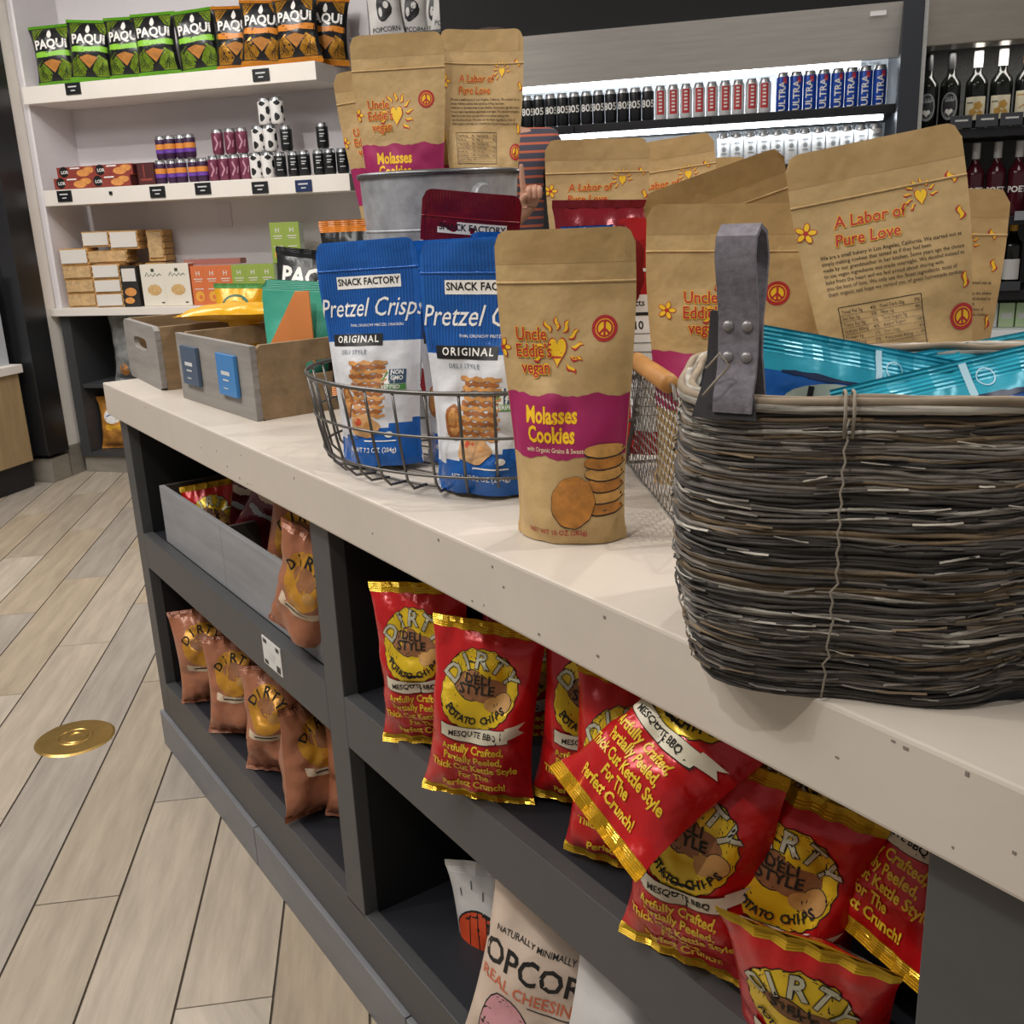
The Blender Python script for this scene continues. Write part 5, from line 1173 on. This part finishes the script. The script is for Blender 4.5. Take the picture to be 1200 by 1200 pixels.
link('pattern', print_mesh('pattern', S, [(ell(-.03, .165, .045, .04, 24), m_black_ink), (ell(-.03, .164, .043, .038, 24), m_orp), (stroke([(-.05, .135), (-.045, .195)], .002), m_black_ink), (stroke([(-.03, .128), (-.03, .202)], .002), m_black_ink), (stroke([(-.01, .135), (-.015, .195)], .002), m_black_ink), (ell(.04, .215, .025, .03, 20), m_pink)] + [(rect(-.06 + .02 * k, .22 + .012 * (k % 2), -.0585 + .02 * k, .232 + .012 * (k % 2)), m_black_ink) for k in range(4)], .01), o)
posed(o, at(592, 1108, LB, .67), .27, 40, -4, -4)
o = thing('popcorn_bag', 'plain white popcorn bag right of the cream one', 'popcorn bag'); F, B = bag_grids('pillow', .19, .30, .10, 113, 22, 34, 1.5)
bag_parts(o, F, B, .30, [m_popw], seals=(.05, .06)); S = GridS(F, .19, .30)
link('lettering', print_mesh('lettering', S, [(T('PREMIUM', -.02, .19, .011, .01, rot=-.3), m_black_ink), (T('P', -.045, .165, .04, .03), mat('blue_letter', '#2E6CB5', .5))], .01), o)
posed(o, at(748, 1245, LB, .60), .30, 46, -10, 12)
o = thing('popcorn_bag', 'black bag with white brush lettering at the right of the lower middle bay', 'popcorn bag'); F, B = bag_grids('pillow', .18, .28, .08, 114, 20, 30, 1.5)
bag_parts(o, F, B, .28, [m_foil_blk], seals=(.05, .06)); S = GridS(F, .18, .28)
link('lettering', print_mesh('lettering', S, [(T('yey', 0, .20, .06, .03, shear=.2), m_white_ink), (T('oo', -.01, .15, .05, .03), m_white_ink)], .01), o)
posed(o, at(795, 1240, LB, .68), .28, 42, -6, 6)
o = thing('popcorn_bag', 'black bag with white rings behind the cream popcorn bag', 'popcorn bag'); F, B = bag_grids('pillow', .16, .27, .07, 115, 20, 30, 1.5)
bag_parts(o, F, B, .27, [m_foil_blk], seals=(.05, .06)); S = GridS(F, .16, .27)
link('pattern', print_mesh('pattern', S, [(ring(-.02, .20, .010, .016), m_white_ink), (ell(.025, .21, .012, .012), m_white_ink), (ell(.0, .17, .014, .012), m_obox)], .01), o)
posed(o, at(672, 1118, LB, .74), .27, 40, -4, 0)

# ================================================================== PERSON
pc = CAM + ray(581, 190) * 3.3
PR = thing('person', 'person in a navy and orange striped T-shirt pointing one finger up', 'person', (pc.x, pc.y, 0), R(53))
m_skin = mat('skin', '#C4937A', .55, nz=(20, .06)); m_hair = mat('hair_brown', '#3A2A20', .7, nz=(60, .3)); m_pants = mat('dark_trousers', '#2A2D35', .8); m_shoe = mat('dark_shoe', '#1E1E20', .6)
def striped():
    M = bpy.data.materials.new('striped_jersey'); M.use_nodes = True; nt = M.node_tree; b = nt.nodes['Principled BSDF']; b.inputs['Roughness'].default_value = .85
    tc = nt.nodes.new('ShaderNodeTexCoord'); sx = nt.nodes.new('ShaderNodeSeparateXYZ'); nt.links.new(tc.outputs['Object'], sx.inputs[0])
    mu = nt.nodes.new('ShaderNodeMath'); mu.operation = 'MULTIPLY'; mu.inputs[1].default_value = 1 / .025; nt.links.new(sx.outputs['Z'], mu.inputs[0])
    frn = nt.nodes.new('ShaderNodeMath'); frn.operation = 'FRACT'; nt.links.new(mu.outputs[0], frn.inputs[0])
    lt = nt.nodes.new('ShaderNodeMath'); lt.operation = 'LESS_THAN'; lt.inputs[1].default_value = .30; nt.links.new(frn.outputs[0], lt.inputs[0])
    mx = nt.nodes.new('ShaderNodeMix'); mx.data_type = 'RGBA'; mx.inputs['A'].default_value = lin('#4A4856'); mx.inputs['B'].default_value = lin('#C2664A')
    nt.links.new(lt.outputs[0], mx.inputs['Factor']); nt.links.new(mx.outputs['Result'], b.inputs['Base Color']); return M
def skinmesh(name, verts, edges, mt, parent, sub=2, root=0):
    me = bpy.data.meshes.new(name); me.from_pydata([v[:3] for v in verts], edges, []); o = bpy.data.objects.new(name, me); COL.objects.link(o)
    md = o.modifiers.new('skin', 'SKIN'); md.use_smooth_shade = True
    for k, v in enumerate(verts):
        sv = me.skin_vertices[0].data[k]; r = v[3]; sv.radius = r if isinstance(r, tuple) else (r, r); sv.use_root = (k == root)
    s2 = o.modifiers.new('sub', 'SUBSURF'); s2.levels = sub; s2.render_levels = sub
    dg_ = bpy.context.evaluated_depsgraph_get(); me2 = bpy.data.meshes.new_from_object(o.evaluated_get(dg_)); me2.name = name
    bpy.data.objects.remove(o); me2.materials.clear(); me2.materials.append(mt); me2.polygons.foreach_set('use_smooth', [True] * len(me2.polygons))
    q = bpy.data.objects.new(name, me2); COL.objects.link(q); q.parent = parent; return q
V = [(0, 0, .96, (.15, .10)), (0, 0, 1.10, (.135, .095)), (0, 0, 1.26, (.15, .105)), (0, .01, 1.38, (.13, .085)), (0, .015, 1.46, .055), (0, .0, 1.52, .055), (0, -.015, 1.60, (.072, .088)), (0, -.005, 1.68, (.070, .082)), (0, 0, 1.725, .045)]
E_ = [(k, k + 1) for k in range(8)]
def chain(start, pts):
    p = start
    for q in pts: V.append(q); E_.append((p, len(V) - 1)); p = len(V) - 1
    return p
chain(0, [(.10, 0, .88, .085), (.11, -.01, .50, .058), (.11, .02, .12, .042), (.11, -.02, .05, .04), (.11, -.14, .035, .034)])
chain(0, [(-.10, 0, .88, .085), (-.11, -.01, .50, .058), (-.11, .02, .12, .042), (-.11, -.02, .05, .04), (-.11, -.14, .035, .034)])
wl_ = chain(3, [(.16, .01, 1.405, .055), (.205, .02, 1.30, .047), (.235, .03, 1.13, .040), (.232, -.03, .98, .034), (.225, -.09, .88, .026), (.222, -.12, .83, (.022, .034)), (.22, -.145, .785, (.018, .036))])
wr_ = chain(3, [(-.16, .01, 1.405, .055), (-.215, .01, 1.30, .047), (-.26, -.03, 1.14, .040), (-.12, -.15, 1.145, .034), (.055, -.225, 1.165, .026), (.098, -.24, 1.205, (.022, .032)), (.115, -.245, 1.245, (.020, .034))])
# fingers: left hand relaxed, right hand with the index up
hw = V[wl_][:3]
for k, (dx, L) in enumerate(((-.024, .060), (-.008, .070), (.009, .066), (.025, .052))):
    chain(wl_, [(hw[0] + dx * .3, hw[1] + dx * .9 - .004, hw[2] - .02, .0095), (hw[0] + dx * .3 - .006, hw[1] + dx, hw[2] - .02 - L * .6, .0088), (hw[0] + dx * .3 - .020, hw[1] + dx, hw[2] - .02 - L, .0075)])
chain(wl_ - 1, [(hw[0] - .012, hw[1] - .018, hw[2] + .02, .010), (hw[0] - .020, hw[1] - .042, hw[2] - .012, .0085)])
hr = V[wr_][:3]
chain(wr_, [(hr[0] - .022, hr[1] - .004, hr[2] + .022, .010), (hr[0] - .024, hr[1] - .006, hr[2] + .055, .0090), (hr[0] - .025, hr[1] - .004, hr[2] + .092, .0072)])
for dx in (-.004, .013, .028):
    chain(wr_, [(hr[0] + dx, hr[1] - .008, hr[2] + .020, .0100), (hr[0] + dx, hr[1] - .038, hr[2] + .016, .0092), (hr[0] + dx, hr[1] - .036, hr[2] - .012, .0085)])
chain(wr_ - 1, [(hr[0] - .026, hr[1] - .026, hr[2] - .012, .0105), (hr[0] - .008, hr[1] - .046, hr[2] + .004, .0090)])
skinmesh('body', V, E_, m_skin, PR)
V = [(0, 0, .93, (.165, .118)), (0, 0, 1.08, (.155, .112)), (0, 0, 1.25, (.168, .12)), (0, .01, 1.375, (.145, .10)), (0, .012, 1.44, (.072, .07))]; E_ = [(k, k + 1) for k in range(4)]
for sx in (1, -1): chain(3, [(sx * .165, .01, 1.40, .068), (sx * .21, .02 if sx > 0 else .01, 1.30, .062), (sx * .232, .026 if sx > 0 else -.005, 1.21, .058)])
skinmesh('t_shirt', V, E_, striped(), PR)
V = [(0, 0, .97, (.16, .112)), (0, 0, .90, (.155, .115))]; E_ = [(0, 1)]
for sx in (1, -1): chain(1, [(sx * .09, 0, .80, .095), (sx * .11, -.01, .50, .072), (sx * .11, .015, .10, .058)])
skinmesh('trousers', V, E_, m_pants, PR)
for sx in (1, -1):
    V = [(sx * .11, .05, .045, (.042, .04)), (sx * .11, -.05, .04, (.045, .036)), (sx * .115, -.15, .035, (.045, .028)), (sx * .115, -.20, .03, (.03, .02))]; skinmesh('shoe', V, [(0, 1), (1, 2), (2, 3)], m_shoe, PR)
V = [(0, .05, 1.57, (.066, .05)), (0, .035, 1.64, (.084, .075)), (0, .008, 1.715, (.086, .098)), (0, -.005, 1.755, (.062, .075))]; skinmesh('hair', V, [(0, 1), (1, 2), (2, 3)], m_hair, PR)
for sx in (1, -1):
    mb = MB(); mb.lathe([(0, .011), (.006, .009), (.0095, .004), (.011, 0), (.0095, -.004), (.006, -.009), (0, -.011)], 12); e = mb.build('eye', mat('eye_white', '#E6E2DC', .3), PR, True); e.location = (sx * .030, -.079, 1.618); e.scale = (1.15, .9, .75)
    mb = MB(); mb.lathe([(0, .003), (.004, .002), (.005, 0)], 10); i_ = mb.build('iris', m_black_ink, e, True); i_.location = (0, -.0095, 0); i_.rotation_euler = (PI / 2, 0, 0)
    mb = MB(); mb.lathe([(0, .03), (.012, .022), (.015, 0), (.010, -.022), (0, -.03)], 10); e = mb.build('ear', m_skin, PR, True); e.location = (sx * .078, -.005, 1.605); e.scale = (.5, 1, 1)
for sx in (1, -1): MB().tube([(sx * .018, -.093, 1.637), (sx * .032, -.092, 1.641), (sx * .047, -.082, 1.636)], [.002, .003, .0015], 6).build('eyebrow', m_hair, PR, True)
V = [(0, -.098, 1.625, .010), (0, -.112, 1.597, .013), (0, -.104, 1.585, .014)]; skinmesh('nose', V, [(0, 1), (1, 2)], m_skin, PR)
mb = MB(); mb.tube([(-.024, -.090, 1.556), (-.01, -.100, 1.558), (0, -.101, 1.556), (.01, -.100, 1.558), (.024, -.090, 1.556)], [.002, .005, .005, .005, .002], 8); mb.build('mouth', mat('lip', '#A8665A', .5), PR, True)
